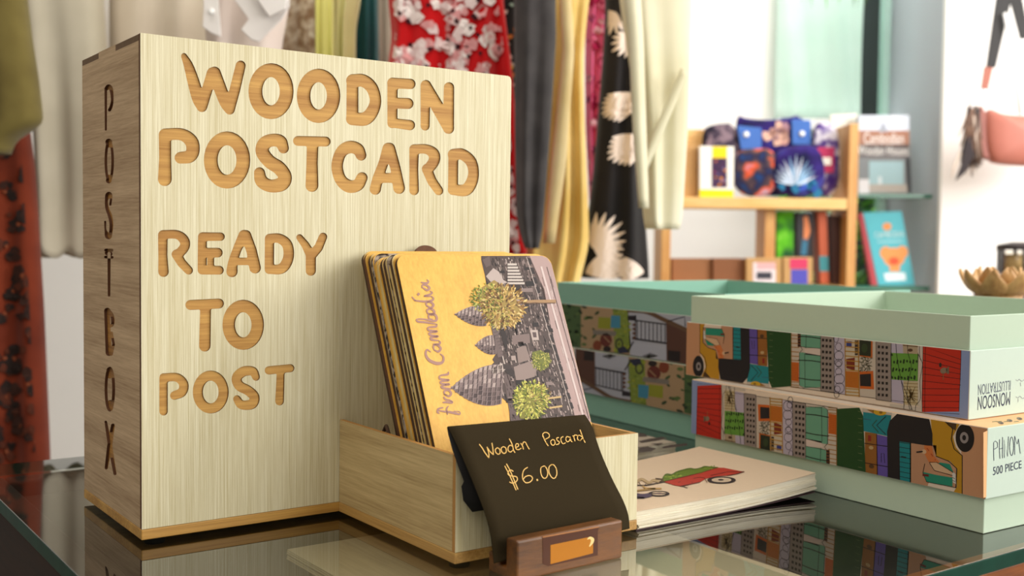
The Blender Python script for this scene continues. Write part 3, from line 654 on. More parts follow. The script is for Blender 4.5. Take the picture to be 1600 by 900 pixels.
# the folded-over back sheet hangs behind, its corner showing at the left
fl = [(699.5, 667.5), (700.5, 679), (707, 703), (716, 728.5), (725, 752), (721, 760), (724, 782), (738, 800)]
yy = [None, -.1398, -.1462, -.1474, -.1476, -.1476, -.1476, -.1478]
back = []
fl_y = lambda z, S_: float(np.interp(z, [p[2] for p in S_][::-1], [p[1] for p in S_][::-1]))
for i, (p, y) in enumerate(zip(fl, yy)):
    l = LL[0] + np.array([0, .0006, -.0004]) if y is None else unp(p[0], p[1], (0, 1, 0), y)
    r = RR2[0] + np.array([-.001, .0006, -.0006]) if y is None else np.array([RR2[0][0] - .002, y, l[2]])
    if y is not None:
        y2 = max(y, max(fl_y(l[2], LL), fl_y(l[2], RR2)) + .0012) if l[2] > .059 else y
        l = unp(p[0], p[1], (0, 1, 0), y2); r = np.array([RR2[0][0] - .002, y2, l[2]])
    back.append([l + (r - l) * (j / 6) for j in range(7)])
b = MB(); b.grid(back, 0); b.build('back_sheet', m_sign_back, sign, solid=0.0003)
def on_sheet(px, py, k):                            # a point of the tracing laid onto the curved front sheet
    for i in range(len(rows) - 1):
        a, bb2, c_ = rows[i][0], rows[i][-1], rows[i + 1][0]; n = np.cross(bb2 - a, c_ - a); n = n / np.linalg.norm(n)
        if n @ (CAM - a) < 0: n = -n
        q = unp(px, py, n, n @ a); ex = (bb2 - a) / np.linalg.norm(bb2 - a); dn = np.cross(n, ex); 
        if dn @ (c_ - a) < 0: dn = -dn
        t = (q - a) @ dn; hgt = (c_ - a) @ dn
        if t <= hgt + 1e-5 or i == len(rows) - 2: return q + n * 0.00045
S = Art(on_sheet).at((690, 640), 6.6667); GI = (226, 180, 96)
for pts in ([(390, 365), (420, 405), (450, 455), (488, 505)], [(488, 505), (488, 460), (470, 395)], [(470, 395), (500, 440), (535, 472)], [(535, 472), (530, 410), (520, 352)],
            [(575, 400), (555, 420), (562, 450), (585, 468), (605, 455), (600, 415), (575, 400)], [(640, 388), (618, 405), (622, 440), (645, 460), (668, 445), (665, 405), (640, 388)],
            [(735, 385), (710, 375), (690, 395), (690, 430), (715, 445), (740, 425)], [(702, 308), (722, 345), (738, 390), (745, 425), (760, 450)],
            [(770, 398), (795, 385), (795, 362), (775, 360), (765, 385), (775, 415), (800, 420), (825, 405)], [(822, 355), (840, 385), (848, 415)], [(836, 375), (850, 342), (870, 345), (885, 375), (908, 415)],
            [(1052, 275), (1065, 310), (1085, 350), (1106, 380)], [(1050, 285), (1052, 255), (1080, 240), (1112, 255), (1118, 285), (1100, 300), (1078, 312)],
            [(1150, 315), (1132, 335), (1140, 365), (1160, 375), (1178, 355), (1170, 322), (1150, 315)], [(1215, 295), (1195, 300), (1200, 325), (1222, 340), (1215, 360), (1190, 368)],
            [(1262, 285), (1240, 298), (1242, 335), (1262, 360), (1285, 350)], [(1325, 290), (1300, 285), (1290, 310), (1302, 338), (1325, 330), (1335, 300), (1332, 290), (1345, 330), (1362, 342)],
            [(1365, 275), (1378, 305), (1385, 330)], [(1372, 295), (1380, 272), (1395, 268), (1410, 275)], [(1455, 285), (1430, 270), (1412, 285), (1415, 315), (1440, 325), (1460, 300)], [(1438, 215), (1455, 260), (1470, 305), (1490, 345)],
            [(740, 645), (715, 632), (690, 650), (690, 680), (725, 695), (770, 700), (785, 725), (770, 755), (735, 768), (705, 758)], [(655, 592), (690, 660), (730, 745), (770, 840)], [(672, 570), (710, 640), (750, 735), (790, 832)],
            [(890, 605), (855, 630), (838, 680), (845, 735), (880, 765), (925, 750), (942, 715), (915, 690), (870, 700), (845, 730)], [(990, 730), (993, 740)],
            [(1060, 590), (1030, 610), (1030, 665), (1050, 710), (1080, 715), (1100, 680), (1095, 630), (1075, 595), (1060, 590)], [(1140, 575), (1115, 600), (1115, 660), (1145, 710), (1175, 715), (1195, 675), (1190, 620), (1165, 580), (1140, 575)]):
    S.curve(pts, 9 if len(pts) > 2 else 15, GI, 0, 4)
o = S.build('handwriting', sign, 0.5); o['label'] = 'gold handwriting Wooden Poscard $6.00'

# ------------------------------------------------------------------ notebooks lying on the glass
m_page = wood('page_block', (240, 234, 216), (214, 204, 180), (1, 1, 0), 2500, 40, 0.8, 0.5)
m_cover = plain('kraft_cover', (206, 184, 158), 0.7, var=0.03, vscale=400)
m_plum = plain('plum_cover', (66, 40, 46), 0.6)
def sheet_block(c0, ex, ey, z0, z1, lift, name, mat, parent, nx=12, nz=1, inset=0.0, jit=0.0, seed=0):
    """a stack of sheets whose right end curls up by lift"""
    Q = random.Random(seed); c0, ex, ey = map(np.array, (c0, ex, ey))
    rings = []
    def lf(u): return lift * max(0, (u - .35) / .65) ** 2
    b = MB()
    for k in range(nz):
        a0 = z0 + (z1 - z0) * k / nz; a1 = z0 + (z1 - z0) * (k + 1) / nz - (z1 - z0) * .04 / nz
        j0, j1, s0, s1 = [Q.uniform(-jit, jit) for _ in range(4)]; rows_ = []
        for i in range(nx + 1):
            u = i / nx; x = ex * (j0 / np.linalg.norm(ex) + u * (1 + (j1 - j0) / np.linalg.norm(ex)))
            y0_ = ey / np.linalg.norm(ey) * (s0 + inset); y1_ = ey - ey / np.linalg.norm(ey) * inset
            rows_.append([c0 + x + y0_ + [0, 0, a0 + lf(u)], c0 + x + y1_ + [0, 0, a0 + lf(u)], c0 + x + y1_ + [0, 0, a1 + lf(u)], c0 + x + y0_ + [0, 0, a1 + lf(u)]])
        b.loft(rows_, 0, smooth=False)
    return b.build(name, mat, parent), lf
nA = np.array([0.2695, -0.1385, 0]); nB = unp(1266, 765, d=G + .005); nC = unp(1084, 708, d=.010)
nex = np.array([nB[0] - nA[0] + .001, nB[1] - nA[1], 0]); ney = np.array([0.006, 0.166, 0])
nex = np.array([0.1735, -0.001, 0.]); ney = np.array([0.001, 0.118, 0.])
ntb = thing('notebook', (nA[0] + .08, nA[1] + .05, G), 'lower notebook with a plum cover, under the kraft one beside the tray', 'notebook')
sheet_block(nA + np.array([0.001, .001, 0]), nex, ney, G + .0002, G + .0010, .0030, 'cover', m_plum, ntb, seed=4)
sheet_block(nA + np.array([0.002, .0005, 0]), nex * .992, ney, G + .0011, G + .0040, .0042, 'pages', m_page, ntb, nz=3, jit=.0008, seed=5)
ntb2 = thing('notebook', (nA[0] + .08, nA[1] + .05, G + .0042), 'kraft notebook printed with a red cart of greens, on top beside the tray', 'notebook')
sheet_block(nA, nex, ney, G + .0042, G + .0125, .0050, 'pages', m_page, ntb2, nz=7, jit=.0010, seed=6)
cov, lf = sheet_block(nA + np.array([0, .0003, 0]), nex, ney, G + .0126, G + .0131, .0050, 'cover', m_cover, ntb2)
def cover_map(px, py, k):
    z = G + .0132
    for _ in range(6):
        p = unp(px, py, d=z); u = (p[0] - nA[0]) / nex[0]; z = G + .0132 + lf(min(max(u, 0), 1)) + .0002
    p[2] += .00005 * k; return p
B = Art(cover_map).at((980, 660), 5.293); K = (44, 34, 36)
B.poly([(300, 492), (460, 450), (600, 420), (690, 385), (740, 375), (800, 375), (870, 390), (965, 408), (900, 428), (830, 440), (740, 445), (650, 465), (600, 495), (480, 525), (440, 528), (390, 520)], (172, 52, 38), 1)
B.curve([(288, 475), (310, 440), (330, 428), (370, 432), (410, 410), (470, 392), (520, 382), (560, 388), (610, 378), (640, 366), (700, 372), (748, 374)], 10, (74, 96, 26), 2)
B.poly([(288, 475), (310, 440), (330, 428), (370, 432), (410, 410), (470, 392), (520, 382), (560, 388), (610, 378), (640, 366), (700, 372), (748, 376), (690, 398), (600, 424), (460, 452), (305, 490)], (92, 116, 32), 1)
Q = random.Random(5)
for _ in range(90):
    t = Q.random(); x = 300 + 420 * t; y = 470 - 90 * t + Q.uniform(-24, 8); B.ell(x, y, Q.uniform(5, 14), Q.uniform(3, 6), Q.choice([(66, 88, 22), (118, 142, 46), (140, 158, 60), (84, 106, 30)]), 2, 7)
for pts in ([(300, 492), (390, 470), (600, 420), (740, 378)], [(480, 480), (600, 455), (640, 462), (660, 500)], [(440, 528), (600, 495)], [(690, 440), (830, 410), (965, 408)], [(420, 498), (520, 478), (540, 500)], [(830, 440), (900, 428), (968, 408)]): B.line(pts, 5, (96, 26, 20), 3)
B.line([(452, 528), (500, 518), (500, 543), (452, 528)], 5, K, 3)
B.ell(780, 478, 118, 29, K, 3, 28); B.ell(780, 478, 82, 19, (206, 184, 158), 4, 28); B.ell(778, 478, 70, 15, (190, 170, 146), 5); B.ell(775, 478, 24, 7, K, 6)
B.ell(262, 590, 88, 23, K, 2, 28); B.ell(262, 590, 62, 14, (206, 184, 158), 3, 28); B.line([(180, 590), (330, 592)], 8, K, 4); B.ell(265, 590, 26, 8, (120, 100, 96), 5)
for pts, wd, c in (([(60, 520), (160, 520), (240, 505), (310, 492)], 7, K), ([(70, 500), (120, 470), (180, 500), (215, 480), (260, 490)], 22, (170, 146, 110)), ([(235, 465), (270, 468), (300, 475), (270, 490)], 9, (96, 76, 56)), ([(130, 525), (160, 545), (280, 548)], 12, (176, 140, 84)),
                   ([(60, 570), (130, 560), (230, 550)], 14, (150, 120, 70)), ([(60, 600), (130, 610), (190, 600)], 34, (74, 62, 84)), ([(60, 622), (140, 625)], 12, (54, 44, 52)), ([(90, 480), (110, 520)], 4, K), ([(160, 485), (150, 520)], 4, K)): B.curve(pts, wd, c, 3)
B.build('cover_print', ntb2)['label'] = 'printed motorbike pulling a red cart of greens'
# second pile behind it, against the puzzle boxes
k0 = np.array([0.335, 0.036, 0]); kx = np.array([0.134, -0.004, 0.]); ky = np.array([0.004, 0.130, 0.])
nt3 = thing('notebook', (k0[0] + .06, k0[1] + .06, G), 'grey notebook with dark sketches and lettered spine, behind the kraft one', 'notebook')
sheet_block(k0, kx, ky, G + .0002, G + .0100, .0, 'pages', m_page, nt3, nz=4, jit=.0004, seed=8)
sheet_block(k0, kx, ky, G + .0101, G + .0107, .0, 'cover', plain('grey_cover', (168, 156, 140), 0.7), nt3)
D_ = Art(lambda px, py, k: unp(px, py, d=G + .0109 + .00005 * k)).at((980, 660), 5.293)
for pts in ([(95, 155), (180, 135), (290, 120), (335, 130), (240, 150), (120, 168)], [(95, 210), (170, 200), (240, 215), (200, 240), (95, 250)], [(280, 205), (360, 185), (490, 172), (500, 190), (400, 205), (300, 216)], [(95, 85), (150, 95), (165, 115), (95, 118)], [(190, 175), (300, 170), (260, 186)]):
    D_.poly(pts, (74, 64, 60), 1)
D_.build('cover_print', nt3)
SPN = Art(lambda px, py, k: unp(px, py, (-kx[1], kx[0], 0), np.array([-kx[1], kx[0], 0]) @ k0 - .00006)).at((980, 660), 5.293)
SPN.text('PEAR', [(98, 312), (188, 303), (188, 333), (98, 342)], (150, 146, 130), 0); SPN.build('spine_lettering', nt3)

# ------------------------------------------------------------------ puzzle boxes: lid over a tray
PL, LH, BHT = 0.2735, 0.046, 0.067
m_mint = plain('mint_card', (180, 199, 178), 0.7, var=0.015, vscale=200)
m_mint_white = plain('pale_mint_card', (190, 207, 194), 0.7, var=0.015, vscale=200)
m_teal_card = plain('teal_card', (126, 171, 153), 0.7, var=0.02, vscale=200)
m_teal_lid = plain('teal_lid_card', (150, 186, 176), 0.7, var=0.02, vscale=200)
m_cream_card = plain('cream_card', (206, 190, 172), 0.7, var=0.02, vscale=200)
m_peach = plain('peach_card', (232, 184, 134), 0.7, var=0.04, vscale=60)
def open_box(w_, l_, h_, t, mats, up, mi_out=0, mi_in=0, mi_left=None, mi_floor=None):
    """open box centred on its own origin; up=True open at the top, else a lid"""
    b = MB(); x, y = w_ / 2, l_ / 2; s_ = 1 if up else -1; zf, zr = -h_ / 2 * s_, h_ / 2 * s_; zi = zf + t * s_
    ring = lambda a, c, z: [(-a, -c, z), (a, -c, z), (a, c, z), (-a, c, z)]
    vs = ring(x, y, zf) + ring(x, y, zr) + ring(x - t, y - t, zr) + ring(x - t, y - t, zi)
    fl = mi_out if mi_floor is None else mi_floor
    b.add(vs, [(0, 1, 2, 3)], fl); b.add([], [], 0)
    k = 0
    for i in range(4):
        j = (i + 1) % 4
        b.f.append([i, j, 4 + j, 4 + i]); b.m.append(mi_left if (mi_left is not None and i == 3) else mi_out); b.sm.append(False)
        b.f.append([4 + i, 4 + j, 8 + j, 8 + i]); b.m.append(mi_in); b.sm.append(False)
        b.f.append([8 + i, 8 + j, 12 + j, 12 + i]); b.m.append(mi_in); b.sm.append(False)
    b.f.append([12, 13, 14, 15]); b.m.append(mi_in); b.sm.append(False)
    return b
def puzzle(loc, ang, wd, lid_mats, base_mat, flip, label):
    root = thing('puzzle_box', loc, label, 'puzzle box', None); root.rotation_euler = (0, 0, ang)
    lid = open_box(wd, PL, LH, 0.0013, None, False, 1, 1, 0, 2).build('lid', lid_mats, root, bevel=0.0007, local=True)
    tray_ = open_box(wd - .005, PL - .005, BHT, 0.0016, None, True).build('base_tray', base_mat, root, bevel=0.0006, local=True)
    if flip:
        lid.rotation_euler = (math.pi, 0, 0); lid.location = (wd / 2, PL / 2, LH / 2 + .0002); tray_.location = (wd / 2, PL / 2, .0018 + BHT / 2)
    else:
        lid.location = (wd / 2, PL / 2, .0232 + LH / 2); tray_.location = (wd / 2, PL / 2, BHT / 2 + .0002)
    return root, lid, tray_
def face_map(corner, ang, wd, z0):
    """picture tracing on the long left face of an upside-down lid -> the lid's own coordinates"""
    u = np.array([-math.sin(ang), math.cos(ang), 0]); n = np.array([-math.cos(ang), -math.sin(ang), 0]); c = np.array([corner[0], corner[1], 0])
    def f(px, py, k):
        p = unp(px, py, n, n @ c); yu = (p - c) @ u; zu = p[2] - z0
        return (-wd / 2 - .00012 - .00004 * k, max(-PL / 2 + .0004, min(PL / 2 - .0004, PL / 2 - yu)), max(-LH / 2 + .0004, min(LH / 2 - .0006, LH / 2 - zu)))
    return f
def end_map(corner, ang, wd, z0, flip):
    """tracing on the short near face -> the lid's own coordinates"""
    u = np.array([math.cos(ang), math.sin(ang), 0]); n = np.array([math.sin(ang), -math.cos(ang), 0]); c = np.array([corner[0], corner[1], 0])
    def f(px, py, k):
        p = unp(px, py, n, n @ c); xu = (p - c) @ u - wd / 2; zu = p[2] - z0 - LH / 2; e = PL / 2 + .00012 + .00004 * k
        return (xu, e, -zu) if flip else (xu, -e, zu)
    return f
S1A = math.radians(-2.246); S1W = 0.262
low_c, up_c = (0.4501, -0.2676), (0.4649, -0.2450); up_z = 0.0664
matsA = [m_cream_card, m_mint_white, m_peach]
r1, lid1, tr1 = puzzle((low_c[0], low_c[1], G), S1A, S1W, matsA, m_mint, False, 'mint puzzle box lettered PHNOM 500 PIECE, at the bottom of the near stack')
r2, lid2, tr2 = puzzle((up_c[0], up_c[1], up_z), S1A, S1W, matsA, m_mint, True, 'open puzzle box with lid turned upside down, MONSOON lettering, on top of the near stack')
K = (26, 20, 22)
A = Art(face_map(up_c, S1A, S1W, up_z)).at((1060, 490), 5.622)
# tuk-tuk
A.poly([(60, 70), (195, 80), (195, 600), (60, 560)], (214, 158, 116), 0); A.poly([(380, 90), (485, 100), (485, 410), (330, 400), (330, 300)], (204, 152, 116), 1)
A.poly([(188, 70), (235, 70), (218, 130), (218, 255), (255, 300), (330, 325), (350, 400), (362, 620), (190, 600), (205, 560), (240, 470), (225, 400), (190, 345)], (206, 152, 28), 1)
A.line([(190, 345), (232, 385), (248, 450), (240, 520), (275, 580)], 5, K, 3); A.line([(190, 80), (190, 345)], 4, K, 3)
A.poly([(222, 125), (400, 140), (408, 200), (395, 270), (330, 320), (262, 300), (222, 255)], (206, 154, 118), 2); A.poly([(240, 130), (385, 138), (405, 205), (330, 195), (240, 190)], (36, 150, 122), 3); A.poly([(235, 225), (320, 270), (310, 285), (255, 280)], (36, 150, 122), 3)
A.poly([(230, 150), (240, 205), (340, 225), (370, 280), (330, 285), (240, 225), (220, 190)], (230, 190, 150), 4); A.line([(240, 205), (340, 225), (368, 275)], 4, K, 5); A.line([(235, 225), (330, 285)], 4, K, 5)
A.line([(222, 125), (218, 255), (262, 300), (330, 325)], 5, K, 4); A.line([(222, 125), (385, 138), (406, 200), (395, 265)], 4, K, 4)
A.poly([(310, 285), (370, 275), (395, 330), (400, 395), (355, 395), (345, 330)], (224, 128, 66), 4); A.poly([(222, 150), (238, 158), (243, 212), (236, 232), (224, 215)], (232, 226, 218), 5); A.line([(226, 165), (240, 172)], 3, K, 6); A.line([(227, 185), (242, 192)], 3, K, 6); A.rect(372, 176, 408, 192, (112, 40, 34), 5)
for i in range(7): A.ell(335 + (i * 23) % 50, 300 + (i * 37) % 80, 4, 4, (180, 70, 40), 5, 6)
A.ell(400, 350, 14, 16, (230, 190, 150), 5); A.line([(410, 350), (442, 342)], 10, K, 6)
A.poly([(478, 90), (552, 95), (555, 418), (478, 405)], (20, 140, 146), 1)
for i in range(8): A.line([(480, 145 + i * 36), (552, 152 + i * 36)], 4, K, 2)
A.line([(510, 295), (535, 298)], 10, K, 3)
A.poly([(546, 95), (626, 100), (630, 480), (612, 560), (565, 625), (520, 640), (370, 612), (352, 480), (352, 392), (550, 410)], (32, 26, 30), 2)
A.poly([(622, 100), (698, 110), (702, 452), (622, 436)], (104, 84, 172), 1); A.line([(645, 240), (650, 310), (668, 310), (668, 240)], 4, K, 2)
A.poly([(692, 110), (782, 118), (782, 465), (698, 455)], (158, 100, 36), 1); A.ell(735, 200, 18, 16, (90, 60, 30), 2); A.ell(738, 345, 16, 14, (200, 170, 120), 2); A.rect(738, 395, 760, 440, (150, 40, 30), 2)
for y in (212, 365): A.line([(622, y), (782, y + 10)], 6, K, 3)
A.poly([(618, 440), (700, 455), (795, 470), (795, 640), (600, 640)], (24, 140, 150), 0); A.line([(640, 455), (700, 520), (640, 590)], 6, K, 1); A.line([(690, 470), (730, 520), (700, 560)], 8, (40, 90, 70), 1); A.line([(740, 560), (790, 566)], 5, (60, 90, 120), 1)
A.poly([(600, 600), (800, 620), (800, 690), (600, 690)], (214, 200, 184), 1); A.ell(680, 625, 46, 28, (222, 176, 40), 2, rot=.1); A.poly([(720, 610), (770, 640), (720, 660)], (170, 120, 50), 2); A.poly([(548, 630), (655, 650), (622, 694)], (112, 34, 30), 3); A.ell(672, 620, 12, 10, (150, 110, 30), 3)
A.poly([(776, 110), (992, 130), (992, 640), (822, 664), (795, 590)], (26, 74, 26), 2)
for i in range(9): A.line([(800, 180 + i * 55), (830, 183 + i * 55)], 2, (150, 160, 110), 3)
A.ell(177, 465, 48, 94, K, 4, 28); A.ell(180, 466, 22, 38, (160, 150, 148), 5); A.ell(180, 466, 10, 18, K, 6); A.poly([(225, 510), (262, 540), (285, 590), (220, 585)], (84, 60, 34), 3)
# market building
A.at((1200, 500), 5.627); CR = (214, 200, 184)
A.poly([(200, 100), (1200, 170), (1200, 720), (200, 590)], CR, 0); A.line([(200, 590), (700, 660), (1300, 735)], 4, K, 2); A.line([(0, 612), (700, 715), (1300, 800)], 4, (90, 80, 76), 2); A.line([(0, 625), (700, 728)], 3, (120, 110, 104), 2)
A.poly([(205, 370), (272, 376), (272, 545), (207, 535)], (210, 104, 24), 1)
for y in (135, 165, 205, 240, 280, 318, 355, 545, 572, 590): A.line([(205, y), (272, y + 5)], 7, (176, 122, 40), 2)
for i in range(10): A.line([(206, 385 + i * 15), (272, 390 + i * 15)], 2, (150, 66, 16), 2)
A.line([(207, 100), (207, 592)], 5, (150, 104, 40), 3); A.rect(262, 110, 292, 240, (120, 70, 34), 2)
for i in range(5): A.rect(266, 120 + i * 25, 288, 132 + i * 25, K, 3)
MG = (112, 172, 142)
A.poly([(290, 120), (465, 135), (465, 252), (330, 246), (290, 230)], MG, 3); A.poly([(318, 255), (440, 250), (462, 262), (462, 318), (330, 304)], (226, 208, 196), 3); A.poly([(278, 290), (300, 286), (465, 315), (465, 592), (330, 600), (278, 575)], MG, 3)
for p in ([(338, 130), (335, 248)], [(325, 300), (328, 592)], [(278, 290), (278, 575), (318, 604), (330, 590)], [(290, 240), (305, 262), (280, 290)], [(330, 304), (465, 318)], [(290, 236), (462, 252)], [(330, 590), (465, 600)]): A.line(p, 4, K, 4)
for p in ([(280, 145), (380, 152), (465, 165)], [(270, 355), (380, 360), (465, 372)], [(270, 512), (380, 528), (465, 532)]): A.curve(p, 8, K, 5)
def block(x0, x1, y0, y1, cols, r0, dr, nr, sl):
    A.poly([(x0, y0), (x1, y0 + sl), (x1, y1 + sl), (x0, y1)], (158, 144, 136), 3); A.line([(x0, y0), (x0, y1)], 4, K, 4); A.line([(x1, y0 + sl), (x1, y1 + sl)], 4, K, 4); A.line([(x0, y1), (x1, y1 + sl)], 4, K, 4)
    for i in range(nr):
        for j, x in enumerate(cols): A.rect(x - 10, r0 + i * dr + 3 * j - 12, x + 10, r0 + i * dr + 3 * j + 12, K, 4)
block(465, 584, 110, 625, (486, 518, 550), 178, 52, 9, 15)
A.poly([(586, 110), (676, 120), (682, 660), (586, 645)], (200, 190, 208), 2)
for cx, cy, rx, ry in ((600, 160, 22, 40), (622, 238, 28, 34), (625, 316, 39, 40), (622, 378, 33, 32), (622, 390, 24, 26), (622, 455, 28, 30), (630, 520, 44, 44), (630, 600, 42, 46), (612, 610, 24, 30), (605, 656, 22, 28)): A.ring(cx, cy, rx, ry, 4, K, 4)
A.poly([(680, 120), (800, 130), (806, 678), (682, 660)], (214, 200, 176), 2); A.poly([(684, 450), (800, 458), (804, 605), (686, 592)], (206, 118, 28), 3)
for i in range(10): A.line([(686, 462 + i * 13), (802, 470 + i * 13)], 2, (150, 76, 20), 4)
A.poly([(688, 345), (765, 332), (765, 375), (765, 448), (690, 425), (690, 380)], (128, 44, 26), 3); A.rect(690, 190, 738, 236, (58, 66, 140), 3); A.rect(765, 180, 792, 312, (60, 44, 40), 3)
for i in range(5): A.rect(768, 186 + i * 26, 788, 192 + i * 26, (180, 150, 100), 4)
for y in (196, 236, 276, 318, 358, 400, 440, 604, 632, 660): A.line([(682, y), (804, y + 10)], 9, (190, 140, 40), 4)
A.line([(680, 120), (684, 662)], 8, (176, 126, 40), 5); A.line([(798, 130), (804, 678)], 9, (176, 126, 40), 5)
A.poly([(806, 150), (922, 160), (920, 338), (806, 322)], (204, 104, 36), 2); A.poly([(806, 160), (908, 170), (906, 324), (806, 312)], (36, 46, 28), 3); A.ell(850, 250, 26, 40, (52, 70, 38), 4)
Q = random.Random(2)
for _ in range(60):
    x, y = Q.uniform(812, 905), Q.uniform(335, 450); A.line([(x, y), (x + Q.uniform(-22, 22), y + Q.uniform(-22, 22))], 5, Q.choice([(70, 74, 44), (40, 44, 30), (110, 110, 80)]), 4)
A.poly([(806, 455), (926, 450), (934, 612), (810, 606)], (214, 104, 32), 2); A.poly([(810, 480), (906, 474), (908, 588), (812, 582)], (38, 32, 34), 3)
block(952, 1086, 150, 702, (977, 1011, 1046), 238, 52.6, 9, 18)
# right end: awnings, plants and red shutter
A.at((1380, 520), 5.627)
A.poly([(72, 60), (178, 80), (178, 630), (76, 610)], (196, 186, 206), 2); A.poly([(64, 178), (312, 190), (306, 428), (70, 412)], (108, 164, 62), 3)
for i in range(34):
    x, y = 78 + (i * 47) % 225, 195 + (i * 71) % 215; A.ell(x, y, 9, 13, (34, 60, 24), 4, 8, rot=(i % 3 - 1) * .4)
A.poly([(178, 425), (306, 434), (306, 642), (184, 632)], (206, 190, 150), 3); A.poly([(174, 80), (306, 100), (306, 188), (178, 182)], (190, 170, 140), 3); A.line([(178, 112), (306, 124)], 8, (110, 80, 50), 4); A.ell(240, 155, 22, 14, (90, 60, 40), 4)
for i in range(7): A.line([(182, 445 + i * 28), (306, 452 + i * 28)], 5, (150, 118, 60), 4)
for _ in range(40):
    x = Q.uniform(200, 290); y = Q.uniform(470, 620); A.line([(245, 560), (x, y)], 4, (100, 76, 34), 5)
A.poly([(306, 90), (352, 100), (346, 655), (308, 645)], (216, 204, 190), 3)
for p in ([(112, 60), (122, 200), (160, 420), (185, 560), (182, 690)], [(215, 80), (220, 180), (250, 300), (215, 470), (215, 580), (240, 690)], [(320, 100), (325, 220), (348, 280), (325, 430), (330, 580), (290, 640), (285, 700)], [(306, 180), (345, 260)], [(160, 420), (230, 600), (260, 690)], [(190, 560), (250, 660), (225, 700)]): A.curve(p, 4, K, 6)
A.poly([(352, 80), (690, 130), (686, 300), (668, 694), (345, 716), (340, 600)], (206, 44, 22), 4)
for i in range(11):
    y = 165 + i * 55; A.line([(350, y + 15 - (60 - 6 * i if i < 6 else 10)), (684, y + 22 + max(0, 50 - 12 * i))] if i < 6 else [(344, y - 2), (672, y + 2)], 4, K, 5)
A.line([(374, 90), (366, 710)], 4, K, 5); A.line([(352, 110), (344, 714)], 4, K, 5); A.line([(688, 140), (668, 694)], 4, K, 5)
A.ell(535, 335, 32, 26, (150, 128, 104), 6, rot=-.4); A.ell(505, 285, 12, 20, (50, 34, 30), 6); A.poly([(555, 320), (580, 295), (582, 365), (560, 360)], (130, 106, 84), 6); A.line([(530, 360), (530, 415)], 7, (150, 100, 60), 6)
A.poly([(686, 90), (790, 100), (790, 800), (560, 800), (345, 718), (668, 696)], (150, 168, 214), 3); A.poly([(60, 625), (345, 660), (345, 716), (60, 690)], (216, 204, 188), 2)
A.build('printed_street', lid2, local=True, ink=.66)['label'] = 'printed street scene with tuk-tuk, market fronts and red shutter'
art2 = [c for c in lid2.children][0]
c = art2.copy(); C.objects.link(c); c.parent = lid1
A = Art(end_map(up_c, S1A, S1W, up_z, True)).at((1380, 520), 5.627); INK = (52, 58, 80)
A.text('MONSOON', [(1113, 637), (828, 683), (833, 562), (1117, 517)], INK, 0); A.text('ILLUSTRATION', [(1117, 505), (833, 553), (834, 458), (1121, 420)], (96, 104, 116), 0)
for p in ([(1165, 415), (1180, 425), (1195, 412), (1215, 428), (1240, 415)], [(1165, 565), (1185, 575), (1200, 560), (1225, 580), (1250, 562)], [(1205, 440), (1208, 470)], [(1185, 585), (1185, 610)]): A.curve(p, 5, (140, 146, 150), 0)
A.build('printed_lettering', lid2, local=True)
A = Art(end_map(low_c, S1A, S1W, G + .0232, False)).at((1380, 640), 5.627)
A.poly([(905, 190), (915, 185), (905, 770), (880, 775), (880, 200)], (226, 176, 126), 0)
for p in ([(972, 447), (970, 370), (970, 290), (985, 275), (1003, 290), (1005, 330), (975, 348)], [(1022, 262), (1020, 340), (1025, 430)], [(1048, 243), (1047, 425)], [(1022, 346), (1050, 338)], [(1064, 422), (1062, 265), (1092, 412), (1100, 238)], [(1155, 395), (1155, 232), (1178, 305), (1188, 258), (1204, 385)]): A.line(p, 5, INK, 1)
A.ring(1128, 322, 17, 82, 5, INK, 1); A.text('500 PIECE', [(965, 505), (1215, 445), (1216, 515), (964, 578)], INK, 1)
A.build('printed_lettering', lid1, local=True)
def top_map(px, py, k):
    p = unp(px, py, d=G + .0232 + LH) - np.array([low_c[0], low_c[1], 0]); c_, s_ = math.cos(-S1A), math.sin(-S1A)
    return (p[0] * c_ - p[1] * s_ - S1W / 2, p[0] * s_ + p[1] * c_ - PL / 2, LH / 2 + .0001 + .00003 * k)
A = Art(top_map).at((1380, 640), 5.627)
for x, y in ((1035, 118), (1112, 97), (1198, 80)): A.ell(x, y, 26, 12, (130, 116, 96), 0, rot=.2); A.ell(x + 6, y + 2, 12, 6, (80, 70, 66), 1)
for x in (960, 1000, 1060, 1150): A.line([(x, 108), (x + 40, 104)], 6, (120, 130, 90), 0)
A.map = lambda x, y, k: (x, y, LH / 2 + .0001); A.at((0, 0), 1.0); A.poly([(-S1W / 2 + .0008, -PL / 2 + .03), (-S1W / 2 + .018, -PL / 2 + .03), (-S1W / 2 + .018, PL / 2 - .001), (-S1W / 2 + .0008, PL / 2 - .001)], (208, 194, 178))
A.build('printed_doodles', lid1, local=True)
# --- the far stack, a garden scene on its lids
s_ = 1.016
S2A = -0.0660; S2W = 0.258; s2c = CAM[:2] + (np.array([0.5157, 0.0219]) - CAM[:2]) * s_; s2u = s2c + np.array([0.0008, 0.0012])
matsB = [m_cream_card, m_teal_lid, m_teal_card]; zu2 = 0.0664
r3, lid3, tr3 = puzzle((s2c[0], s2c[1], G), S2A, S2W, matsB, m_teal_card, False, 'teal puzzle box at the bottom of the far stack, half hidden behind postcards')
r4, lid4, tr4 = puzzle((s2u[0], s2u[1], zu2), S2A, S2W, matsB, m_teal_card, True, 'open teal puzzle box printed with a garden, on top of the far stack')
A = Art(face_map(s2u, S2A, S2W, zu2)).at((860, 460), 4.5)
A.poly([(0, 0), (560, 60), (560, 520), (0, 420)], (190, 160, 122), 0); A.poly([(-60, 20), (215, 85), (215, 395), (-60, 330)], (78, 108, 62), 1)
